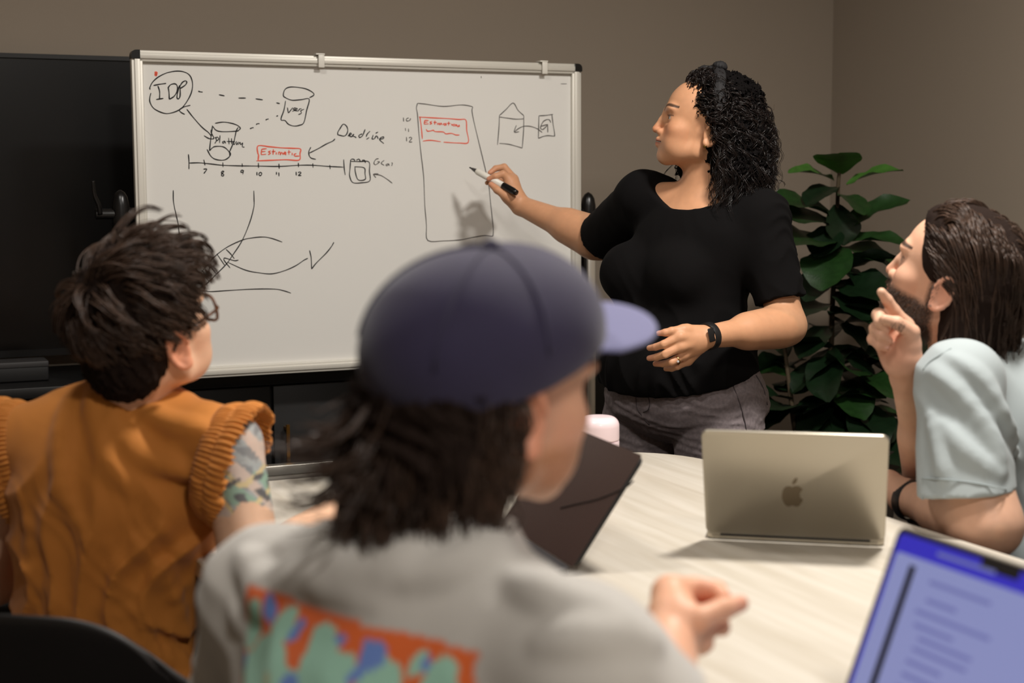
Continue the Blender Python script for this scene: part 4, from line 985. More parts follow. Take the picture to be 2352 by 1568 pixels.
while n_l < 820:
    v = rg.normal(size=3); v /= np.linalg.norm(v); p0 = np.array([0, 2, 50]) + v*np.array([78, 98, 86]); x, y, z = p0
    if z > 105: ok = y < 70
    elif z > 60: ok = y < 40+(z-60)/45*30
    elif z > 20: ok = y < 8+(z-20)/40*32
    else: ok = y < -18 and z > -45
    if not ok: continue
    n_l += 1
    side = 1 if x > 0 else -1
    phi = math.atan2(y-5, x*side)                      # -90 back .. +90 front
    lim = math.radians(-6 if side < 0 else 42)
    phi_e = min(-math.pi/2 + (phi+math.pi/2)*.80 + rg.normal()*.16, lim - abs(rg.normal())*.12)
    dirh = np.array([math.cos(phi_e)*side, math.sin(phi_e), 0])
    Rm = rg.uniform(100, 142) if rg.random() < .65 else rg.uniform(66, 105)
    zl = rg.uniform(-188, -105) if z < 90 else rg.uniform(-170, -50)
    if phi_e < -1.1 and rg.random() < .4: zl = rg.uniform(-110, -20)
    c2 = np.array([0, -26, 0])+dirh*(Rm+6)*np.array([.84, 1.08, 0])
    nrm = v/np.array([78, 98, 86]); nrm /= np.linalg.norm(nrm)
    p1 = p0 + nrm*rg.uniform(20, 44) + np.array([0, -14, 4]); 
    p2 = c2 + np.array([0, 0, z*.35-10]); p3 = c2*rg.uniform(.9, 1.04) + np.array([0, -6*rg.random(), zl])
    if y > 35 and z > 90:   # hair in front of the band, swept up and back
        p1 = p0+np.array([0, -4, 24]); p2 = p0+np.array([side*8, -34, 26]); p3 = p0+np.array([side*30, -60-rg.random()*20, -6])
    t = np.linspace(0, 1, 40)[:, None]; g = (1-t)**3*p0+3*(1-t)**2*t*p1+3*(1-t)*t*t*p2+t**3*p3
    L = np.linalg.norm(np.diff(g, axis=0), axis=1).sum(); tl = np.gradient(g, axis=0); tl /= np.linalg.norm(tl, axis=1)[:, None]
    a = np.cross(tl, np.array([.3, .9, .2])); a /= np.linalg.norm(a, axis=1)[:, None]+1e-6; b = np.cross(tl, a)
    wl_ = rg.uniform(30, 66); amp = rg.uniform(4, 12.5)*np.clip(t[:, 0]*3.0, .12, 1); ph0 = rg.uniform(0, 6.28); sgn = rg.choice((-1, 1))
    ph = ph0+sgn*t[:, 0]*L/wl_*6.28
    for sub in range(3):
        o = rg.normal(size=3)*2.1; pz = ph+rg.normal()*.22
        q = g + a*(np.cos(pz)*amp)[:, None] + b*(np.sin(pz)*amp)[:, None] + o*np.clip(t*2, .2, 1)
        paths.append(q); rads.append(rg.uniform(.75, 1.35))
for k in range(130):                                  # loose frizz
    v = rg.normal(size=3); v /= np.linalg.norm(v); p0 = np.array([0, -40, 20])+v*np.array([100, 110, 110])
    if p0[1] > 10 or p0[2] < -60: continue
    t = np.linspace(0, 1, 40)[:, None]; d = v*rg.uniform(12, 40)+np.array([0, -10, -rg.uniform(20, 70)]); ph = rg.uniform(0, 6)+t[:, 0]*rg.uniform(6, 14)
    q = p0+d*t+np.stack([np.cos(ph), np.sin(ph)*.6, np.sin(ph)], 1)*rg.uniform(4, 10)*t; paths.append(q); rads.append(.42)
paths = np.array(paths); Wp = H.o + (paths*.001*H.s) @ H.R.T
vq = strands(Wp, np.array(rads)*.001)
skin_obj('curls', vq, 'hair_black', hair1)
# headband with a knot on top
nb = 60; V = []; F = []
for i in range(nb):
    t = math.radians(-28)+math.radians(236)*i/(nb-1)
    cx, cz = 90*math.cos(t), 50+104*math.sin(t); yy = -20+20*max(0, math.sin(t))
    nx, nz = math.cos(t), math.sin(t)
    for j in range(7):
        u = j/6*2-1; V.append(H.p(cx+nx*(2.5-3*u*u+1.2*math.sin(u*5+t*3)), yy+u*13+1.5*math.sin(t*5), cz+nz*(2.5-3*u*u+1.2*math.sin(u*5+t*3))))
for i in range(nb-1):
    for j in range(6): F.append((i*7+j, i*7+j+1, i*7+j+8, i*7+j+7))
hb_ = obj('headband', (V, F), 'band', W1, smooth=True, label='black fabric headband with a knot'); m = hb_.modifiers.new('s', 'SOLIDIFY'); m.thickness = .003; m.offset = 0
K_ = Field(); K_.ell(H.p(-6, -2, 160), H.r(17, 18, 13), H.R, .008); K_.ell(H.p(-2, 34, 146), H.r(13, 14, 10), H.rot('x', -.5), .008); K_.cap(H.p(-4, 0, 158), H.p(-2, 36, 146), .006, .006, .008)
K_.wave(V3(1, .4, .2), .014, .0012, 3, .8)
lo, hi = K_.bounds(); skin_obj('headband_knot', K_.mesh(lo, hi, .0022), 'band', hb_)
obj('earring', lathe([(.0003, -.004), (.0045, -.001), (.0045, .001), (.0003, .003)], H.p(-85, -2, -30), H.R[:, 0], 12), 'gold', W1)
# ================================================================== the marker in her hand
mt0, mt1 = P(1078, 384, 4.005), P(1187, 443, 3.900); md = unit(mt1-mt0); mL = np.linalg.norm(mt1-mt0)
MK = thing('marker', mt0, 'white whiteboard marker with black tip and cap held up by the standing woman', 'marker')
obj('barrel', lathe([(.0075, mL*.16), (.0085, mL*.18), (.0088, mL*.22), (.0088, mL*.72)], mt0, md, 24), 'white', MK, smooth=True)
obj('nib_cone', lathe([(.0016, mL*.055), (.0034, mL*.06), (.0062, mL*.15), (.0074, mL*.162)], mt0, md, 20), 'blackpl', MK, smooth=True)
obj('nib', lathe([(.0006, 0), (.0019, .002), (.0021, mL*.06)], mt0, md, 14), 'ink', MK, smooth=True)
obj('cap', lathe([(.0094, mL*.72), (.0096, mL*.74), (.0092, mL*.93), (.0078, mL*.96), (.0072, mL*.998), (.004, mL)], mt0, md, 24), 'blackpl', MK, smooth=True)
# ================================================================== helpers for seated people
def add_folds(F, folds, h=.008, region=None, depth=.6):
    """folds: [(pixel polyline, radius, k)] laid on the current surface of the field as soft cloth ridges"""
    lo, hi = F.bounds() if region is None else region
    V, Q = F.mesh(lo, hi, h); bv = BVHTree.FromPolygons([tuple(v) for v in V], [tuple(int(i) for i in q) for q in Q])
    for pts, r, k in folds:
        w = []
        for x, y in pts:
            q = on_surf(bv, x, y)
            if q is not None: w.append(q + unit(ray(x, y))*r*depth)
        if len(w) > 1:
            w = catmull(w, 3); n = len(w)
            for i in range(n-1):
                ta = .45+.55*math.sin(math.pi*(i+.3)/n); tb = .45+.55*math.sin(math.pi*(i+1.3)/n)
                F.cap(w[i], w[i+1], r*ta, r*tb, k)
def seated_legs(name, T, hip_z, mt, par, y0=0, knee=430, w=100):
    J = Field(); J.ell(T.p(0, y0, hip_z*1000), (.155, .12, .085), T.R, .04)
    for s in (-1, 1):
        J.cap(T.p(s*w, y0+30, hip_z*1000-10), T.p(s*(w+20), y0+knee, hip_z*1000-15), .082, .06, .03)
        J.cap(T.p(s*(w+20), y0+knee, hip_z*1000-15), T.p(s*(w+20), y0+knee+20, 75), .06, .042, .02)
    lo, hi = J.bounds(); o = skin_obj(name, J.mesh(lo, hi, .011), mt, par)
    for s in (-1, 1):
        F_ = Field(); a, b = T.p(s*(w+20), y0+knee, 42), T.p(s*(w+24), y0+knee+140, 32); F_.cap(a, b, .042, .034, .02); F_.cut(T.p(0, 0, 2), -ZZ, .002)
        skin_obj('shoe', F_.mesh(*bx(a, b, m=.06), .008), 'shoe', par)
    return o
def simple_hand(F, wrist, d, n, r=1.0):
    """relaxed hand: d = finger direction, n = back-of-hand normal"""
    d = unit(d); n = unit(n-d*np.dot(n, d)); s = np.cross(d, n)
    for i, (o, L) in enumerate(((-.03, .062), (-.010, .072), (.010, .068), (.028, .054))):
        m = wrist+d*.085+s*o; F.cap(wrist+s*o*.4, m, .017*r, .012*r, .01)
        p1 = m+d*L*.5-n*.006; p2 = p1+d*L*.3-n*.016; p3 = p2+d*L*.15-n*.018
        F.chain([m, p1, p2, p3], [.0105*r, .009*r, .008*r, .0068*r], .003, .006)
    F.chain([wrist+d*.02-s*.024, wrist+d*.055-s*.05-n*.01, wrist+d*.085-s*.056-n*.018, wrist+d*.105-s*.054-n*.022], [.015*r, .0115*r, .0095*r, .0075*r], .004, .01)
M['trouser'] = mat('dark_trousers', (34, 34, 40), .9)
M['mustard'] = mat('mustard_cloth', (192, 120, 46), .78, sheen=.12, vary=(5, .06), bump=(700, .2, .0006))
M['hair_brown'] = hair_mat('dark_brown_hair', (66, 49, 39), .36)
M['hair_core_b'] = mat('dark_brown_hair_mass', (34, 25, 21), .9, spec=.1, bump=(220, .4, .003))
# ================================================================== person 2: mustard blouse, seen from behind
W2b = V3(*P(275, 1300, 2.26)[:2], 0)
W2 = person(W2b, 'seated person with short dark hair and glasses in a mustard blouse with ruffled shoulders')
TM = Frame(W2b, math.radians(2))
H2_ = Frame(V3(0, 0, 0), math.radians(30), math.radians(17), math.radians(-2), 1.01)
H2_.o = P(414, 805, 2.15) - H2_.R @ (V3(79, -9, 0)*.00101)
sR, sL = P(530, 1005, 2.18), P(38, 1000, 2.26); nb_ = P(300, 930, 2.23)
eR, wR2 = P(578, 1310, 2.12), P(770, 1250, 2.36); wR2[2] = TZ+.03; eR[2] = max(eR[2], TZ-.04)
eL, wL2 = P(-30, 1330, 2.36), V3(-.45, 2.66, .70)
B2 = Field(); head_ops(B2, H2_)
B2.cap(H2_.p(0, -18, -30), nb_, .052, .060, .02); B2.cap(nb_-ZZ*.03, sR-ZZ*.01, .035, .040, .03); B2.cap(nb_-ZZ*.03, sL-ZZ*.01, .035, .04, .03)
B2.ell(P(280, 1130, 2.24), (.15, .09, .16), TM.R, .04)
B2.cap(sR-ZZ*.01, eR, .046, .045, .02); B2.cap(eR, wR2, .044, .027, .02); simple_hand(B2, wR2, V3(.8, .6, 0), ZZ)
B2.cap(sL-ZZ*.01, eL, .045, .044, .02); B2.cap(eL, wL2, .043, .027, .02); simple_hand(B2, wL2, V3(.6, .6, -.2), ZZ)
hb2 = (H2_.o-V3(.16, .16, .17), H2_.o+V3(.16, .16, .17))
pcs = [B2.mesh(hb2[0], hb2[1], .0024), B2.mesh(np.array([sL[0]-.06, 2.0, .80]), np.array([sR[0]+.09, 2.45, hb2[0][2]+.003]), .006),
       B2.mesh(*bx(sR, eR, m=.06), .004), B2.mesh(*bx(eR, wR2+V3(.16, .12, 0), m=.055), .004), B2.mesh(*bx(sL, eL, m=.06), .007), B2.mesh(*bx(eL, wL2+V3(.12, .12, -.04), m=.06), .005)]
hc2 = head_colour(H2_, (222, 178, 148), ear=(226, 138, 104))
def col2(V):
    c = hc2(V); ad = unit(eR-sR); t = (V-sR)@ad; q = np.linalg.norm(V-sR-np.outer(t, ad), axis=1)
    n = np.sin(V[:, 0]*120+np.sin(V[:, 2]*90)*2)*np.cos(V[:, 2]*105+np.sin(V[:, 1]*80)*2); n2 = np.sin(V[:, 0]*61+V[:, 2]*73+2*np.sin(V[:, 1]*50)); n3 = np.sin(V[:, 2]*150+3*np.sin(V[:, 0]*60))
    L = np.linalg.norm(eR-sR); lim = .56*L+.008*n2
    arm = (q < .06) & (t > -.06) & (t < lim)
    tat = np.tile(np.array([150., 160, 164]), (len(V), 1))
    tat[n > .25] = (116, 124, 130); tat[(n2 > .45)] = (196, 178, 168); tat[(n2 < -.2) & (t > .30*L)] = (128, 164, 148); tat[(n3 > .75) & (t > .25*L)] = (204, 186, 138); tat[(n < -.55) & (t > .32*L)] = (74, 78, 84)
    return np.where(arm[:, None], tat*.86+c*.14, c)
skin_obj('body', merge(*pcs), 'skin', W2, col2, label='pale skin, tattooed right upper arm')
eyes(H2_, W2)
S2 = Field()
S2.ell(P(285, 1085, 2.245), (.178, .115, .15), TM.R, .04); S2.ell(P(262, 1270, 2.26), (.158, .125, .20), TM.R, .06); S2.ell(P(248, 1480, 2.29), (.140, .125, .18), TM.R, .06)
S2.ell(P(262, 1640, 2.27), (.176, .165, .19), TM.R, .05)
ao = unit(V3(.93, -.22, -.28)); al_ = unit(V3(-.95, .2, -.25))
S2.cap(nb_+V3(0, 0, -.02), sR+V3(-.02, 0, -.005), .052, .056, .03, clips=((sR-ao*.012, ao),)); S2.cap(nb_+V3(0, 0, -.02), sL+V3(.02, 0, -.005), .052, .056, .03, clips=((sL-al_*.012, al_),))
ct = P(305, 886, 2.22); cn = unit(H2_.p(0, -18, -30)-nb_)
S2.cap(nb_-cn*.03, nb_+cn*.08, .070, .062, .02, clips=((P(290, 905, 2.22), cn),))
msk = lambda x, y, z: np.clip((.92-z)/.12, .12, 1)
S2.wave(TM.R[:, 0]+V3(0, 0, -.25), .14, .0058, 4, .45, msk); S2.wave(TM.R[:, 0]+V3(0, 0, .5), .07, .0010, 8, .6, msk)
add_folds(S2, [([(215, 905), (225, 960), (255, 1060), (300, 1130)], .013, .02), ([(180, 900), (150, 1000), (150, 1120), (190, 1230)], .012, .02), ([(255, 915), (275, 985), (340, 1050), (430, 1075), (520, 1060)], .012, .022),
               ([(330, 940), (400, 975), (470, 985)], .009, .02), ([(310, 1240), (380, 1330), (420, 1440), (520, 1480)], .014, .02), ([(250, 1250), (300, 1400), (350, 1500), (440, 1520)], .014, .02), ([(60, 1150), (90, 1300), (160, 1420)], .012, .02), ([(380, 1220), (450, 1290), (500, 1330)], .011, .018)])
lo, hi = S2.bounds(); skin_obj('blouse', S2.mesh(lo, hi, .0048), 'mustard', W2, label='mustard blouse')
def ruffle(c, ax, R1, R2, flare, pleats, seed, t0=0, t1=2*math.pi, off=0.0):
    ax = unit(ax); e2 = unit(ZZ-ax*ax[2]); e1 = np.cross(e2, ax); r = np.random.default_rng(seed); nt, ns = 460, 9; V = []; F = []
    ph = np.cumsum(r.uniform(.5, 1.5, nt)); ph = ph/ph[-1]*pleats*2*math.pi
    jag = np.convolve(r.normal(size=nt), np.ones(9)/9, 'same')
    for i in range(nt):
        th = t0+(t1-t0)*i/(nt-1); d = e1*math.cos(th)*R1+e2*math.sin(th)*R2; rad = unit(d)
        for j in range(ns):
            t = j/(ns-1); s = .0012+.0022*t
            V.append(c + d*(1+.10*t) + ax*(flare*t*(1+.25*jag[i])+off) + rad*(s*math.sin(ph[i])+.005*math.sin(t*math.pi)) + ax*.0015*math.cos(ph[i]))
    for i in range(nt-1):
        for j in range(ns-1): F.append((i*ns+j, i*ns+j+1, (i+1)*ns+j+1, (i+1)*ns+j))
    return np.array(V), np.array(F)
for c, a, sd in ((sR+V3(-.030, 0, -.030), ao, 1), (sL+V3(.030, 0, -.030), al_, 2)):
    for k_, (fl, of, R) in enumerate(((.036, 0, .060), (.036, .022, .066))):
        V, Fq = ruffle(c, a, R, R*1.35, fl, 74-12*k_, sd+3*k_, off=of)
        o = obj('ruffle', (V, Fq), 'mustard', W2, smooth=True, label='gathered ruffle at the armhole'); m = o.modifiers.new('s', 'SOLIDIFY'); m.thickness = .0012
seated_legs('trousers', TM, .55, 'trouser', W2, y0=30)
# hair: short, swept from the crown
def scalp_flow(H, N, seed, whorl, len_fn, ok_fn, base_off, lift_fn, K=14, curl=0.0, ctr=(0, 2, 50), rad=(78, 99, 86), clump=1):
    r = np.random.default_rng(seed); out = []; ctr = np.array(ctr, float); rad = np.array(rad, float); w = np.array(whorl, float); w /= np.linalg.norm(w)
    while len(out) < N:
        v = r.normal(size=3); v /= np.linalg.norm(v); p = ctr+v*rad
        if not ok_fn(*p): continue
        ax = np.cross(w, v); na = np.linalg.norm(ax); ax = ax/na if na > .05 else unit(r.normal(size=3)); ax = unit(ax+r.normal(size=3)*.16)
        L = len_fn(*p)*r.uniform(.7, 1.2); ts = np.linspace(0, 1, K); ang = ts*L/90; lf = lift_fn(*p)*r.uniform(.5, 1.3); bo = r.uniform(*base_off)
        c, s = np.cos(ang)[:, None], np.sin(ang)[:, None]; vv = v*c+np.cross(ax, v)*s+ax*(ax@v)*(1-c)
        q = ctr+vv*rad*(1+((bo+lf*np.sin(ts*1.7))/90)[:, None])
        if curl: ph = r.uniform(0, 6)+ts*L/30*6.28/1.6; q = q+np.stack([np.cos(ph), np.sin(ph), np.sin(ph+1)], 1)*(curl*ts)[:, None]
        for _ in range(clump):
            if clump == 1: out.append(q)
            else: out.append(q + np.outer(np.linspace(1, .32, K), r.normal(size=3)*5.0) + np.outer(ts*ts, r.normal(size=3)*1.2))
    out = np.array(out); return H.o + (out*.001*H.s) @ H.R.T
HB = Field(); H = H2_
def he(c, r, k=.02, sub=False): HB.ell(H.p(*c), H.r(*r), H.R, k, sub)
he((0, 2, 58), (84, 101, 92)); he((0, 20, 110), (62, 72, 46), .03); he((0, -50, -8), (68, 50, 62), .03)
HB.ell(H.p(0, 100, 2), H.r(110, 72, 94), H.R, .01, True)
for s in (-1, 1): HB.ell(H.p(s*86, 2, -14), H.r(22, 30, 40), H.R, .008, True)
HB.wave(H.R[:, 0]*.8+ZZ*.2, .03, .004, 3, .8)
lo, hi = HB.bounds(); hr2 = skin_obj('hair', HB.mesh(lo, hi, .0042), 'hair_core_b', W2, label='short dark brown tousled hair')
def ok2(x, y, z):
    if z > 100: return y < 78
    if z > 40: return y < 28+(z-40)*.75
    if z > 10: return y < 22 and not (abs(x) > 62 and -30 < y < 20 and z < 32)
    return y < -24 and z > -52
pa = scalp_flow(H, 3000, 21, (-.25, -.62, .72), lambda x, y, z: (56 if z > 104 or y < -20 else 30) if z > 70 else (36 if z > 20 else 20), ok2, (3, 10), lambda x, y, z: (26 if z > 95 else 11) if z > 40 else 3, 14, 1.5, clump=9)
pb = scalp_flow(H, 260, 22, (-.25, -.4, .72), lambda x, y, z: 48, lambda x, y, z: z > 108 and y > -10 and y < 76, (10, 20), lambda x, y, z: 40, 14, 2.5, clump=9)
pa = np.concatenate([pa, pb])
skin_obj('hair_strands', strands(pa, np.random.default_rng(1).uniform(.0008, .0017, len(pa))), 'hair_brown', hr2)
# tortoiseshell glasses
M['tortoise'] = mat('tortoiseshell', (92, 56, 34), .25, vary=(55, .75), coat=.3)
M['lens'] = mat('spectacle_lens', (245, 248, 250), .02, trans=1, ior=1.05)
vfs = []
for s in (-1, 1):
    pts = [H.p(s*36+29*math.copysign(abs(math.cos(t))**.75, math.cos(t)), 112-.0035*(s*36+29*math.cos(t))**2, 20+21*math.copysign(abs(math.sin(t))**.8, math.sin(t))) for t in np.linspace(0, 2*math.pi, 33)]
    vfs.append(tube(pts, .0024, 8, caps=False)); vfs.append(tube(catmull([H.p(s*65, 97, 28), H.p(s*76, 86, 27), H.p(s*79, 40, 24), H.p(s*80, -4, 18), H.p(s*79, -22, 4)], 5), .0024, 8))
vfs.append(tube(catmull([H.p(-8, 112, 24), H.p(0, 115, 28), H.p(8, 112, 24)], 5), .0024, 8))
gl = obj('glasses', join(*vfs), 'tortoise', W2, smooth=True, label='tortoiseshell glasses')
for s in (-1, 1):
    pts = [H.p(s*36+26*math.cos(t), 111-.0035*(s*36+26*math.cos(t))**2, 20+19*math.sin(t)) for t in np.linspace(0, 2*math.pi, 25)[:-1]]
    obj('lens', prism(np.array(pts), H.R[:, 1]*.0012), 'lens', gl)
chb = V3(*P(20, 1420, 2.14)[:2], 0)+V3(.225, -.02, 0)
chair(chb, V3(math.sin(.21), math.cos(.21), 0), 'black shell chair behind the person in mustard, its rounded back at the lower left', back_h=.79)
# ================================================================== person 3: man in the cap, nearest the camera
M['greytee'] = mat('heather_grey_cotton', (190, 186, 180), .9, attr='Col', sheen=.1, bump=(800, .25, .0006))
M['cap'] = mat('purple_navy_cap', (40, 34, 62), .85, sheen=.2, bump=(500, .3, .001), vary=(30, .1))
M['brim'] = mat('lit_lavender_brim', (106, 106, 144), .85, sheen=.2, bump=(500, .3, .001))  # brim of the cap, light falling on it put into a paler colour
C3 = P(985, 1190, 1.32); W3b = V3(C3[0]-.02, C3[1]-.03, 0)
W3 = person(W3b, 'man in a navy cap and grey printed t-shirt seated nearest the camera, seen from behind')
TC = Frame(W3b, math.radians(37))
H3_ = Frame(V3(0, 0, 0), math.radians(48), math.radians(-6), math.radians(-6), 1.06)
H3_.o = P(1212, 970, 1.275) - H3_.R @ (V3(79, -9, 0)*.00106)
cR, cL = P(1335, 1525, 1.185), P(622, 1362, 1.43); nb3 = P(1000, 1215, 1.31)
eR3, wR3 = P(1530, 1740, 1.19), P(1525, 1500, 1.38)
eL3, wL3 = P(560, 1700, 1.62), V3(-.25, 1.86, TZ+.03)
B3 = Field(); head_ops(B3, H3_, male=True)
B3.cap(H3_.p(0, -16, -30), nb3+V3(0, 0, -.01), .056, .058, .02); B3.cap(nb3-ZZ*.05, cR-ZZ*.015, .035, .045, .03); B3.cap(nb3-ZZ*.05, cL-ZZ*.015, .035, .045, .03)
B3.cap(cR, eR3, .05, .045, .02); B3.cap(eR3, wR3, .043, .029, .02)
B3.cap(cL, eL3, .05, .045, .02); B3.cap(eL3, wL3, .043, .028, .02); simple_hand(B3, wL3, V3(.3, .9, 0), ZZ, 1.05)
z5 = Zr(1480, 1300, 6.535); dh = 1.42
B3.cap(wR3, z5(430, 860, dh-.01), .028, .025, .015)
B3.ell(z5(440, 760, dh), (.020, .022, .026), None, .015)
B3.cap(z5(480, 900, dh-.01), z5(380, 420, dh+.02), .024, .017, .012)
B3.chain([z5(370, 400, dh+.02), z5(760, 330, dh+.035), z5(1080, 370, dh+.035), z5(1180, 470, dh+.02)], [.0155, .0115, .0105, .0085], .003, .01)      # index, arched
B3.chain([z5(520, 800, dh-.015), z5(830, 800, dh-.025), z5(1180, 640, dh-.012), z5(1440, 560, dh+.0)], [.0165, .0125, .0110, .0085], .003, .01)       # thumb
B3.chain([z5(420, 600, dh+.03), z5(800, 620, dh+.05), z5(980, 650, dh+.04), z5(900, 760, dh+.02)], [.015, .011, .010, .009], .003, .01)               # middle, curled
B3.chain([z5(520, 980, dh+.005), z5(860, 930, dh+.0), z5(1120, 880, dh+.01), z5(1170, 930, dh+.015)], [.0155, .0120, .0105, .0085], .003, .01)
B3.chain([z5(560, 1130, dh), z5(740, 1130, dh-.002), z5(880, 1150, dh+.006), z5(850, 1220, dh+.012)], [.0145, .0115, .0105, .0085], .003, .01)
hb3 = (H3_.o-V3(.16, .16, .19), H3_.o+V3(.17, .17, .16))
pcs = [B3.mesh(*hb3, .0026), B3.mesh(np.array([cL[0]-.05, 1.05, .84]), np.array([cR[0]+.09, 1.52, hb3[0][2]+.003]), .007),
       B3.mesh(*bx(cR, eR3, m=.06), .008), B3.mesh(*bx(eR3, wR3, z5(1500, 900, dh+.06), z5(400, 300, dh+.06), m=.035), .0026), B3.mesh(*bx(cL, eL3, m=.06), .009), B3.mesh(*bx(eL3, wL3+V3(.16, .12, 0), m=.05), .006)]
hc3 = head_colour(H3_, (216, 164, 134), ear=(222, 142, 112), beard=(168, 118, 84))
def col3(V):
    c = hc3(V); m = np.exp(-(np.linalg.norm(V-z5(900, 600, dh+.03), axis=1)/.022)**2)[:, None]*.5; c = c*(1-m)+np.array([196, 92, 64])*m
    m = np.exp(-(np.linalg.norm(V-z5(1440, 560, dh), axis=1)/.012)**2)[:, None]*.4; return c*(1-m)+np.array([214, 124, 110])*m
skin_obj('body', merge(*pcs), 'skin', W3, col3); eyes(H3_, W3)
S3 = Field()
S3.cap(nb3+V3(0, 0, -.035), cL+V3(0, 0, -.01), .068, .064, .03); S3.cap(nb3+V3(0, 0, -.05), cR+V3(0, 0, -.01), .068, .064, .03)
S3.cap(nb3-V3(0, 0, .05), nb3+(H3_.p(0, -16, -30)-nb3)*.25, .075, .068, .02, clips=((nb3+V3(0, 0, .016), unit(V3(.1, .25, 1))),))
bc3 = (cL+cR)/2+ZZ*.008
S3.ell(bc3+V3(.0, .01, -.10), (.205, .125, .16), TC.R, .05); S3.ell(bc3+V3(-.02, 0, -.30), (.195, .135, .24), TC.R, .06); S3.ell(bc3+V3(-.03, -.01, -.45), (.19, .14, .14), TC.R, .05)
S3.cap(cR, eR3, .066, .074, .03, clips=((eR3+unit(cR-eR3)*.03, unit(eR3-cR)),)); S3.cap(cL, eL3, .066, .070, .03, clips=((eL3+unit(cL-eL3)*.07, unit(eL3-cL)),))
add_folds(S3, [([(560, 1420), (680, 1330), (780, 1345), (870, 1370)], .013, .02), ([(770, 1260), (800, 1300), (900, 1310), (960, 1270)], .013, .02), ([(690, 1190), (740, 1260), (760, 1340)], .010, .02), ([(1180, 1330), (1280, 1380), (1420, 1420)], .012, .02),
               ([(1250, 1480), (1350, 1460), (1500, 1470)], .010, .018), ([(560, 1280), (600, 1340), (620, 1400)], .010, .02), ([(960, 1330), (1080, 1300), (1150, 1250)], .012, .02)], .008)
S3.wave(TC.R[:, 0]*.5+ZZ, .16, .0012, 6, .6)
# the printed panel on the back: an orange rectangle with teal blossoms and blue accents, laid out in cloth coordinates
pA, pB = P(520, 1352, 1.31), P(1082, 1492, 1.12)
pu = unit((pB-pA)*V3(1, 1, 0)); pn = V3(pu[1], -pu[0], 0); pw = np.dot(pB-pA, pu)*.9; pzt = (pA[2]+pB[2])/2
def col_tee(V):
    c = np.tile(np.array([190., 186, 180]), (len(V), 1))
    a = ((V-pA)@pu)/pw; b = (pA[2]-.015*a-V[:, 2])/pw; back = ((V-pA)@pn) > -.16
    ins = (a > 0) & (a < 1) & (b > 0) & (b < 1.25) & back
    c[ins] = (222, 104, 48)
    def blob(cx, cy, rx, ry, rot, col):
        x, y = a-cx, b-cy; xr = x*math.cos(rot)+y*math.sin(rot); yr = -x*math.sin(rot)+y*math.cos(rot); c[ins & ((xr/rx)**2+(yr/ry)**2 < 1)] = col
    teal, blue, sand = (158, 204, 184), (108, 138, 206), (184, 194, 158)
    for cx, cy, rx, ry, ro in ((.045, .127, .036, .10, .3), (.17, .23, .11, .10, 0), (.205, .10, .045, .085, .6), (.09, .29, .08, .09, 0), (.27, .25, .07, .05, -.4), (.435, .19, .09, .11, 0), (.43, .10, .075, .07, 0), (.54, .15, .055, .06, .5), (.36, .27, .07, .08, .3), (.50, .29, .09, .08, 0),
            (.685, .19, .085, .11, .2), (.64, .29, .08, .07, 0), (.80, .075, .022, .045, .4), (.887, .13, .06, .10, .2), (.85, .26, .10, .08, 0), (.10, .45, .12, .09, 0), (.35, .48, .12, .1, 0), (.62, .50, .12, .1, 0), (.87, .5, .1, .1, 0)): blob(cx, cy, rx, ry, ro, teal)
    for cx, cy, rx, ry, ro in ((.13, .055, .028, .05, 0), (.277, .092, .02, .05, .6), (.638, .08, .05, .045, 0), (.60, .14, .02, .05, .6), (.32, .255, .05, .045, 0), (.01, .26, .02, .025, 0), (.50, .06, .02, .02, 0), (.83, .07, .015, .03, .3)): blob(cx, cy, rx, ry, ro, blue)
    blob(.19, .27, .025, .025, 0, sand); blob(.47, .31, .02, .02, 0, sand)
    return c
lo, hi = S3.bounds(); lo[2] = max(lo[2], .50)
skin_obj('t_shirt', S3.mesh(lo, hi, .0048), 'greytee', W3, col_tee, label='heather grey t-shirt with an orange and teal flower print on the back')
seated_legs('trousers', TC, .52, 'trouser', W3)
# cap
K3 = Field(); H = Frame(H3_.o, math.radians(49), math.radians(1), math.radians(-11), 1.03)
K3.ell(H.p(0, 0, 48), H.r(90, 116, 93), H.R, .02); K3.ell(H.p(0, 48, 74), H.r(72, 66, 60), H.R, .03)
K3.ell(H.p(0, -1, 40), H.r(82, 106, 88), H.R, .004, True)
pn3 = H.R @ unit(V3(0, .30, -1.0)); K3.cut(H.p(0, 0, 34), pn3, .006)
lo, hi = K3.bounds(); cap3 = skin_obj('cap', K3.mesh(lo, hi, .0034), 'cap', W3, label='purple-navy cap')
def capsurf(th, ph, off=1.2):
    v = np.array([math.cos(ph)*math.sin(th), math.cos(ph)*math.cos(th), math.sin(ph)]); v = v/np.linalg.norm(v/np.array([90, 116, 93])) if True else v
    return H.p(*(np.array([0, 0, 48])+v*(1+off/100)))
for k in range(6):
    th = math.radians(30+60*k); pts = [capsurf(th, ph) for ph in np.linspace(math.radians(4 if math.cos(th) < 0 else 14), math.radians(88), 14)]
    obj('seam', tube(pts, .0014, 6), 'cap', cap3, smooth=True)
obj('button', lathe([(.0003, .007), (.006, .0055), (.0085, .002), (.0085, -.002)], H.p(0, 0, 142), H.R[:, 2], 16), 'cap', cap3, smooth=True)
ny, nx_ = 9, 21; V = []; F = []
for j in range(ny):
    t = j/(ny-1)
    for i in range(nx_):
        s = i/(nx_-1)*2-1; th = s*math.radians(58)
        x0, y0 = 84*math.sin(th), 6+104*math.cos(th)
        x1, y1 = 90*s*(1-.12*s*s), 118+72*math.sqrt(max(0, 1-abs(s)**2.6))-26*abs(s)**2
        x, y = x0+(x1-x0)*t, y0+(y1-y0)*t
        V.append(H.p(x, y, 64+12*t-14*(x/82)**2*(.35+.65*t)-t*t*4))
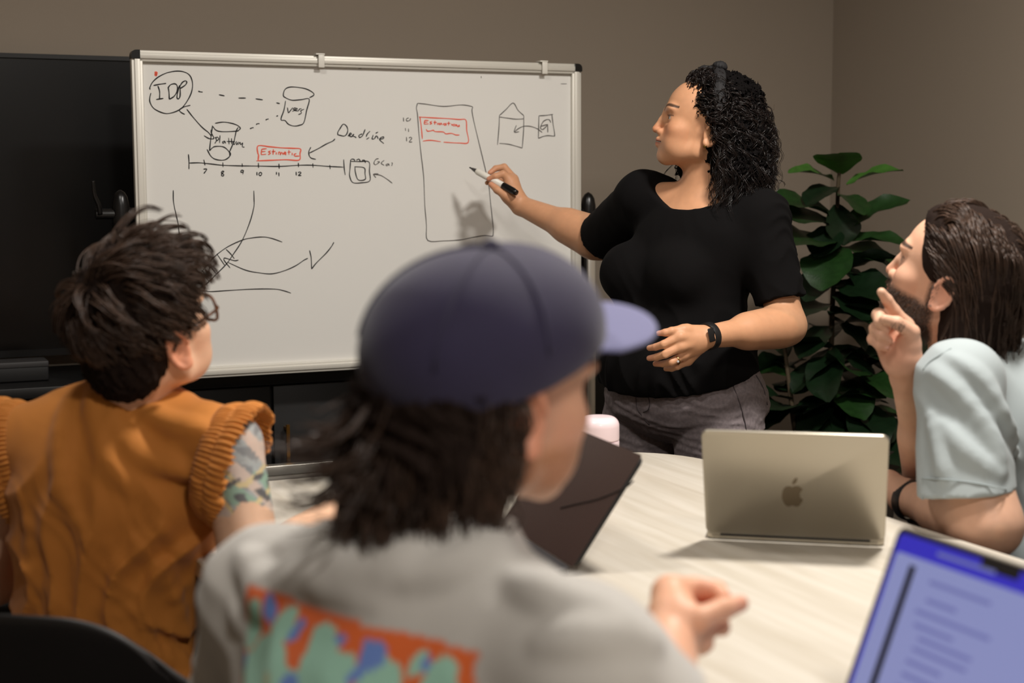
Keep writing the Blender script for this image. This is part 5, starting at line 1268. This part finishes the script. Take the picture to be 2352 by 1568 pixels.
for j in range(ny-1):
    for i in range(nx_-1): F.append((j*nx_+i, j*nx_+i+1, (j+1)*nx_+i+1, (j+1)*nx_+i))
br3 = obj('brim', (V, F), 'brim', cap3, smooth=True, label='cap brim, lit lavender-blue tone put into its colour'); m = br3.modifiers.new('s', 'SOLIDIFY'); m.thickness = .004; m.offset = 0
m = br3.modifiers.new('sub', 'SUBSURF'); m.levels = 1; m.render_levels = 1
# hair below the cap
HB = Field(); H = H3_
def he(c, r, k=.02, sub=False): HB.ell(H.p(*c), H.r(*r), H.R, k, sub)
he((0, -30, 10), (84, 78, 52)); he((0, -58, -40), (80, 54, 62), .03); he((-10, -66, -85), (66, 44, 34), .03)
HB.ell(H.p(0, 90, -20), H.r(120, 84, 110), H.R, .01, True)
for s in (-1, 1): HB.ell(H.p(s*86, 2, -8), H.r(24, 26, 40), H.R, .008, True)
HB.cut(H.p(0, 0, 34), H.R[:, 2], .01)
HB.wave(V3(1, .5, .3), .032, .006, 5, 1.2)
lo, hi = HB.bounds(); hr3 = skin_obj('hair', HB.mesh(lo, hi, .005), 'hair_core_b', W3, label='wavy dark brown hair under the cap')
rg = np.random.default_rng(31); pths = []; rr_ = []
while len(pths) < 900:
    th = rg.uniform(math.radians(-172), math.radians(-8)); x, y = 80*math.cos(th), 2+96*math.sin(th); z = rg.uniform(-40, 25)
    if y > -14 and z < 14: continue
    o = np.array([math.cos(th), math.sin(th)*1.1, 0]); L = rg.uniform(70, 125)*(.55 if y > -20 else 1); flick = rg.uniform(30, 50) if (th < -1.4 and rg.random() < .35) else rg.uniform(6, 20)
    p0 = np.array([x, y, z])*1.0; p1 = p0+o*14+np.array([0, 0, -L*.35]); p2 = p0+o*(flick*.6)+np.array([0, 0, -L*.7]); p3 = p0+o*flick*(1 if flick < 30 else 1.6)+np.array([0, 0, -L*(1 if flick < 30 else .62)])
    p3[0] *= .9
    t = np.linspace(0, 1, 20)[:, None]; g = (1-t)**3*p0+3*(1-t)**2*t*p1+3*(1-t)*t*t*p2+t**3*p3; ph = rg.uniform(0, 6)+t[:, 0]*rg.uniform(5, 10)
    g = g+np.stack([np.cos(ph), np.sin(ph), .3*np.sin(ph)], 1)*6*t
    for q in range(2): pths.append(g+rg.normal(size=3)*2); rr_.append(rg.uniform(.9, 1.8))
skin_obj('hair_strands', strands(H.o+(np.array(pths)*.001*H.s) @ H.R.T, np.array(rr_)*.001), 'hair_brown', hr3)
# ================================================================== person 4: bearded man at the right
M['bluetee'] = mat('pale_blue_grey_cotton', (160, 169, 171), .9, sheen=.1, bump=(800, .2, .0005))
H4_ = Frame(V3(0, 0, 0), math.radians(-53), math.radians(19), math.radians(0), 1.05)
H4_.o = P(2163, 676, 2.52) - H4_.R @ (V3(-79, -9, 0)*.00105)
W4b = V3(*P(2330, 1200, 2.60)[:2], 0)
W4 = person(W4b, 'bearded man with long dark hair in a pale blue t-shirt raising one finger')
T4 = Frame(W4b, math.radians(-58))
nL, nR = P(2205, 872, 2.42), P(2235, 860, 2.78); nb4 = P(2225, 805, 2.63)
eL4, wL4 = P(2272, 1205, 2.33), P(2082, 1142, 2.56); eR4, wR4 = P(2150, 1110, 2.68), P(2084, 862, 2.535)
B4 = Field(); head_ops(B4, H4_, male=True, flare=8)
B4.cap(H4_.p(0, -16, -30), nb4, .060, .066, .02); B4.cap(nb4, nL, .05, .05, .03); B4.cap(nb4, nR, .05, .05, .03)
B4.cap(nL, eL4, .054, .050, .02); B4.cap(eL4, wL4, .050, .030, .02); B4.cap(eL4+unit(wL4-eL4)*.03, eL4+unit(wL4-eL4)*.12, .052, .043, .03)
hd4 = P(2040, 1112, 2.62)
B4.cap(wL4, hd4, .029, .026, .015); simple_hand(B4, hd4, V3(-.85, .35, -.25), V3(-.1, -.2, 1), 1.08)
B4.cap(nR, eR4, .054, .048, .02); B4.cap(eR4, wR4, .047, .0285, .02); B4.cap(eR4+unit(wR4-eR4)*.04, eR4+unit(wR4-eR4)*.12, .048, .04, .03)
z4 = Zr(1980, 640, 6.033); d4 = 2.50
B4.cap(wR4, z4(600, 1150, d4), .0275, .029, .012)
B4.ell(z4(500, 960, d4+.008), (.030, .020, .040), None, .015); B4.ell(z4(620, 960, d4-.012), (.022, .018, .030), None, .012)
B4.cap(z4(560, 1100, d4), z4(580, 680, d4+.01), .026, .0175, .015); B4.cap(z4(520, 1150, d4+.01), z4(300, 900, d4+.015), .024, .0145, .015)
B4.chain([z4(590, 650, d4+.008), z4(440, 440, d4), z4(345, 290, d4-.006), z4(268, 185, d4-.012)], [.0145, .0108, .0094, .0076], .003, .010)      # index, raised
B4.chain([z4(660, 880, d4-.015), z4(690, 740, d4-.022), z4(480, 610, d4-.034), z4(310, 560, d4-.036)], [.0170, .0130, .0110, .0082], .004, .012)    # thumb across
B4.chain([z4(470, 640, d4+.018), z4(225, 500, d4-.006), z4(250, 600, d4-.024), z4(325, 695, d4-.020)], [.0140, .0110, .0098, .0082], .003, .008)    # middle, curled
B4.chain([z4(400, 780, d4+.020), z4(185, 690, d4-.002), z4(270, 790, d4-.022), z4(365, 855, d4-.018)], [.0135, .0108, .0096, .0082], .003, .008)
B4.chain([z4(330, 900, d4+.020), z4(150, 835, d4+.002), z4(235, 910, d4-.016), z4(325, 945, d4-.014)], [.0125, .0096, .0088, .0074], .003, .008)
hb4 = (H4_.o-V3(.17, .16, .19), H4_.o+V3(.17, .16, .16))
pcs = [B4.mesh(*hb4, .0022), B4.mesh(np.array([nb4[0]-.2, 2.3, .80]), np.array([nb4[0]+.2, 2.95, hb4[0][2]+.003]), .007), B4.mesh(*bx(nL, eL4, m=.06), .004), B4.mesh(*bx(eL4, wL4, hd4+V3(-.15, .08, -.05), m=.055), .003),
       B4.mesh(*bx(nR, eR4, m=.06), .008), B4.mesh(*bx(eR4, wR4, z4(150, 100, d4-.05), z4(700, 400, d4+.04), m=.05), .0023)]
hc4 = head_colour(H4_, (218, 170, 142), beard=(44, 32, 26), brow=(48, 35, 28), ear=(224, 158, 132), brow_w=5)
def col4(V):
    c = hc4(V); palm = np.exp(-(np.linalg.norm((V-z4(440, 1000, d4))*V3(1, .6, 1), axis=1)/.04)**2)[:, None]*.4; c = c*(1-palm)+np.array([208, 134, 112])*palm
    ub = np.clip((V[:, 2]-.70)/.2, 0, 1)[:, None]*0; return c
skin_obj('body', merge(*pcs), 'skin', W4, col4); eyes(H4_, W4, (60, 44, 32))
for a_, b_ in ((z4(325, 695, d4-.022), z4(250, 600, d4-.026)), (z4(360, 850, d4-.020), z4(270, 790, d4-.024)), (z4(320, 942, d4-.016), z4(235, 910, d4-.018))): nail(a_, b_, V3(-.2, -1, .3), .0095, .0085, W4)
S4 = Field()
hl = unit(V3(.10, -.10, -1))
S4.cap(nL+V3(-.002, 0, -.005), P(2222, 1150, 2.36), .069, .080, .03, clips=((P(2222, 1130, 2.37), hl),)); S4.cap(nR, eR4, .068, .075, .03, clips=((eR4+unit(nR-eR4)*.08, unit(eR4-nR)),))
S4.cap(nb4-V3(0, 0, .03), nL+V3(0, 0, -.004), .060, .064, .03); S4.cap(nb4-V3(0, 0, .03), nR, .060, .064, .03)
S4.cap(nb4-V3(-.01, 0, .05), nb4+V3(-.012, 0, .012), .078, .070, .02, clips=((nb4+V3(-.005, 0, .012), unit(V3(-.35, 0, 1))),))
mid4 = V3(W4b[0], W4b[1], 0)
S4.ell(P(2300, 980, 2.62), (.19, .135, .16), T4.R, .05); S4.ell(P(2380, 1180, 2.62), (.19, .14, .2), T4.R, .06); S4.ell(V3(W4b[0]+.08, W4b[1]-.0, .62), (.19, .15, .16), T4.R, .06)
add_folds(S4, [([(2150, 850), (2200, 900), (2270, 1000), (2300, 1080)], .010, .02), ([(2200, 830), (2260, 880), (2310, 980), (2330, 1060)], .011, .02), ([(2170, 980), (2220, 1040), (2290, 1090)], .008, .02), ([(2140, 960), (2160, 1040), (2170, 1100)], .006, .02)], .008)
S4.wave(V3(.8, .1, .6), .12, .0012, 7, .5)
lo, hi = S4.bounds(); tee4 = skin_obj('t_shirt', S4.mesh(lo, hi, .0046), 'bluetee', W4, label='pale blue-grey t-shirt')
bt = bvh_of(tee4); hem = [on_surf(bt, x, y, .0006) for x, y in ((2118, 1098), (2160, 1100), (2210, 1105), (2260, 1113), (2310, 1124), (2326, 1130))]; hem = [q for q in hem if q is not None]
M['stitch'] = mat('shirt_stitching', (150, 160, 162), .9)
if len(hem) > 2: obj('hem_stitch', tube(catmull(hem, 6), .0011, 6), 'stitch', W4, smooth=True)
seam4 = [on_surf(bt, x, y, .0006) for x, y in ((2120, 850), (2135, 832), (2160, 815), (2185, 800))]; seam4 = [q for q in seam4 if q is not None]
if len(seam4) > 2: obj('shoulder_seam', tube(catmull(seam4, 5), .0011, 6), 'stitch', W4, smooth=True)
seated_legs('trousers', Frame(W4b+V3(.08, 0, 0), math.radians(-66)), .53, 'trouser', W4)
# watch
wc4 = P(2096, 1150, 2.545); ax4 = unit(wL4-eL4)
wt = obj('watch', bandring(wc4, ax4, .0335, .022, .003), 'strap', W4, bevel=.001, label='dark grey smart watch strap')
obj('watch_case', obox(wc4+V3(.010, -.012, -.035), ax4, unit(np.cross(ax4, V3(.3, -.35, -.9))), unit(V3(.3, -.35, -.9)), .036, .03, .010), 'space', wt, bevel=.003)
# hair
HB = Field(); H = H4_
def he(c, r, k=.02, sub=False): HB.ell(H.p(*c), H.r(*r), H.R, k, sub)
he((0, 0, 55), (81, 99, 89)); he((0, 30, 106), (50, 48, 20), .03); he((0, -54, 10), (84, 62, 86), .04); he((0, -62, -60), (86, 54, 70), .04)
HB.ell(H.p(0, 104, 6), H.r(110, 74, 104), H.R, .01, True)
for s in (-1, 1): HB.ell(H.p(s*88, 2, -14), H.r(22, 26, 44), H.R, .008, True)
HB.wave(V3(.7, .5, .1), .03, .001, 5, .8)
lo, hi = HB.bounds(); hr4 = skin_obj('hair', HB.mesh(lo, hi, .0042), 'hair_core_b', W4, label='long dark brown hair swept behind the ear')
rg = np.random.default_rng(41); pths = []; rr_ = []
while len(pths) < 4500:
    v = rg.normal(size=3); v /= np.linalg.norm(v); p0 = np.array([0, 2, 50])+v*np.array([77, 98, 85]); x, y, z = p0
    if rg.random() < .55 and not (y > 5 and z > 20): continue
    ok = (y < 76 if z > 104 else (y < 44+(z-60)*.7 if z > 60 else (y < 12+(z-22)*.85 if z > 22 else (y < -28 and z > -40))))
    if not ok: continue
    side = 1 if x > 0 else -1
    if abs(x) < 30 and z > 90: side = 1 if (x > -22) else -1            # parting towards the near side
    phi = math.atan2(y, abs(x)); phe = min(-math.pi/2+(phi+math.pi/2)*.72, math.radians(-40))+rg.normal()*.08
    o = np.array([math.cos(phe)*side, math.sin(phe), 0]); Rm = rg.uniform(80, 98)
    zl = rg.uniform(-150, -95); n = v/np.array([77, 98, 85]); n /= np.linalg.norm(n)
    c2 = np.array([0, -22, 0])+o*Rm*np.array([.98, 1.1, 0])
    p1 = p0+n*(16 if z < 90 else 24)+np.array([side*(24 if z > 90 else 4), -16, 4 if z > 90 else -8]); p2 = c2+np.array([0, 0, z*.35+2]); p3 = c2*rg.uniform(.9, 1.08)+np.array([0, rg.uniform(0, 34), zl])
    if y > 30 and z > 95: p1 = p0+np.array([side*6, 0, 46]); p2 = c2*np.array([.95, .55, 1])+np.array([0, 0, 138])
    t = np.linspace(0, 1, 26)[:, None]; g = (1-t)**3*p0+3*(1-t)**2*t*p1+3*(1-t)*t*t*p2+t**3*p3
    ph = rg.uniform(0, 6)+t[:, 0]*rg.uniform(9, 15); am = 13*np.clip(t[:, 0]-.45, 0, 1)*1.8
    g = g+np.stack([np.cos(ph), np.sin(ph), .3*np.sin(ph)], 1)*am[:, None]
    for q in range(3): pths.append(g+rg.normal(size=3)*2.4*(1-.7*t)); rr_.append(rg.uniform(.6, 1.25))
skin_obj('hair_strands', strands(H.o+(np.array(pths)*.001*H.s) @ H.R.T, np.array(rr_)*.001), 'hair_brown', hr4)
# beard bristles over the jaw
bb = []; bvb = None
rg = np.random.default_rng(42)
cand = merge(*pcs[:1])[0]; Lc = H.l(cand); idx = rg.permutation(len(cand))
cen = np.array([0, 20, -20.])
for i in idx:
    x, y, z = Lc[i]
    jaw = (y > 4 and z > -100 and ((z < -24+(y-60)*.08 and y < 90) or (z < -44)) and abs(x) < 72)
    mus = (y > 90 and -29 < z < -19 and abs(x) < 28); side = abs(x) > 60 and -2 < y < 16 and z < 26 and z > -60
    if not (jaw or mus or side): continue
    n = Lc[i]-cen; n /= np.linalg.norm(n); L = rg.uniform(5, 11) if jaw else rg.uniform(4, 7); d = n*.75+np.array([0, .1, -.75]); t = np.linspace(0, 1, 5)[:, None]
    bb.append(Lc[i]+d*L*t+rg.normal(size=3)*.4*t)
    if len(bb) > 2600: break
skin_obj('beard', strands(H.o+(np.array(bb)*.001*H.s) @ H.R.T, np.full(len(bb), .00042)), 'hair_brown', hr4)
# chairs under the two men (mostly outside the frame)
chair(W3b+TC.R[:, 1]*.03, TC.R[:, 1], 'black shell chair under the man in the navy cap', back_h=.78)
f4 = Frame(W4b, math.radians(-66)); chair(W4b+V3(.08, 0, 0), f4.R[:, 1], 'black shell chair under the bearded man at the right edge', back_h=.78)
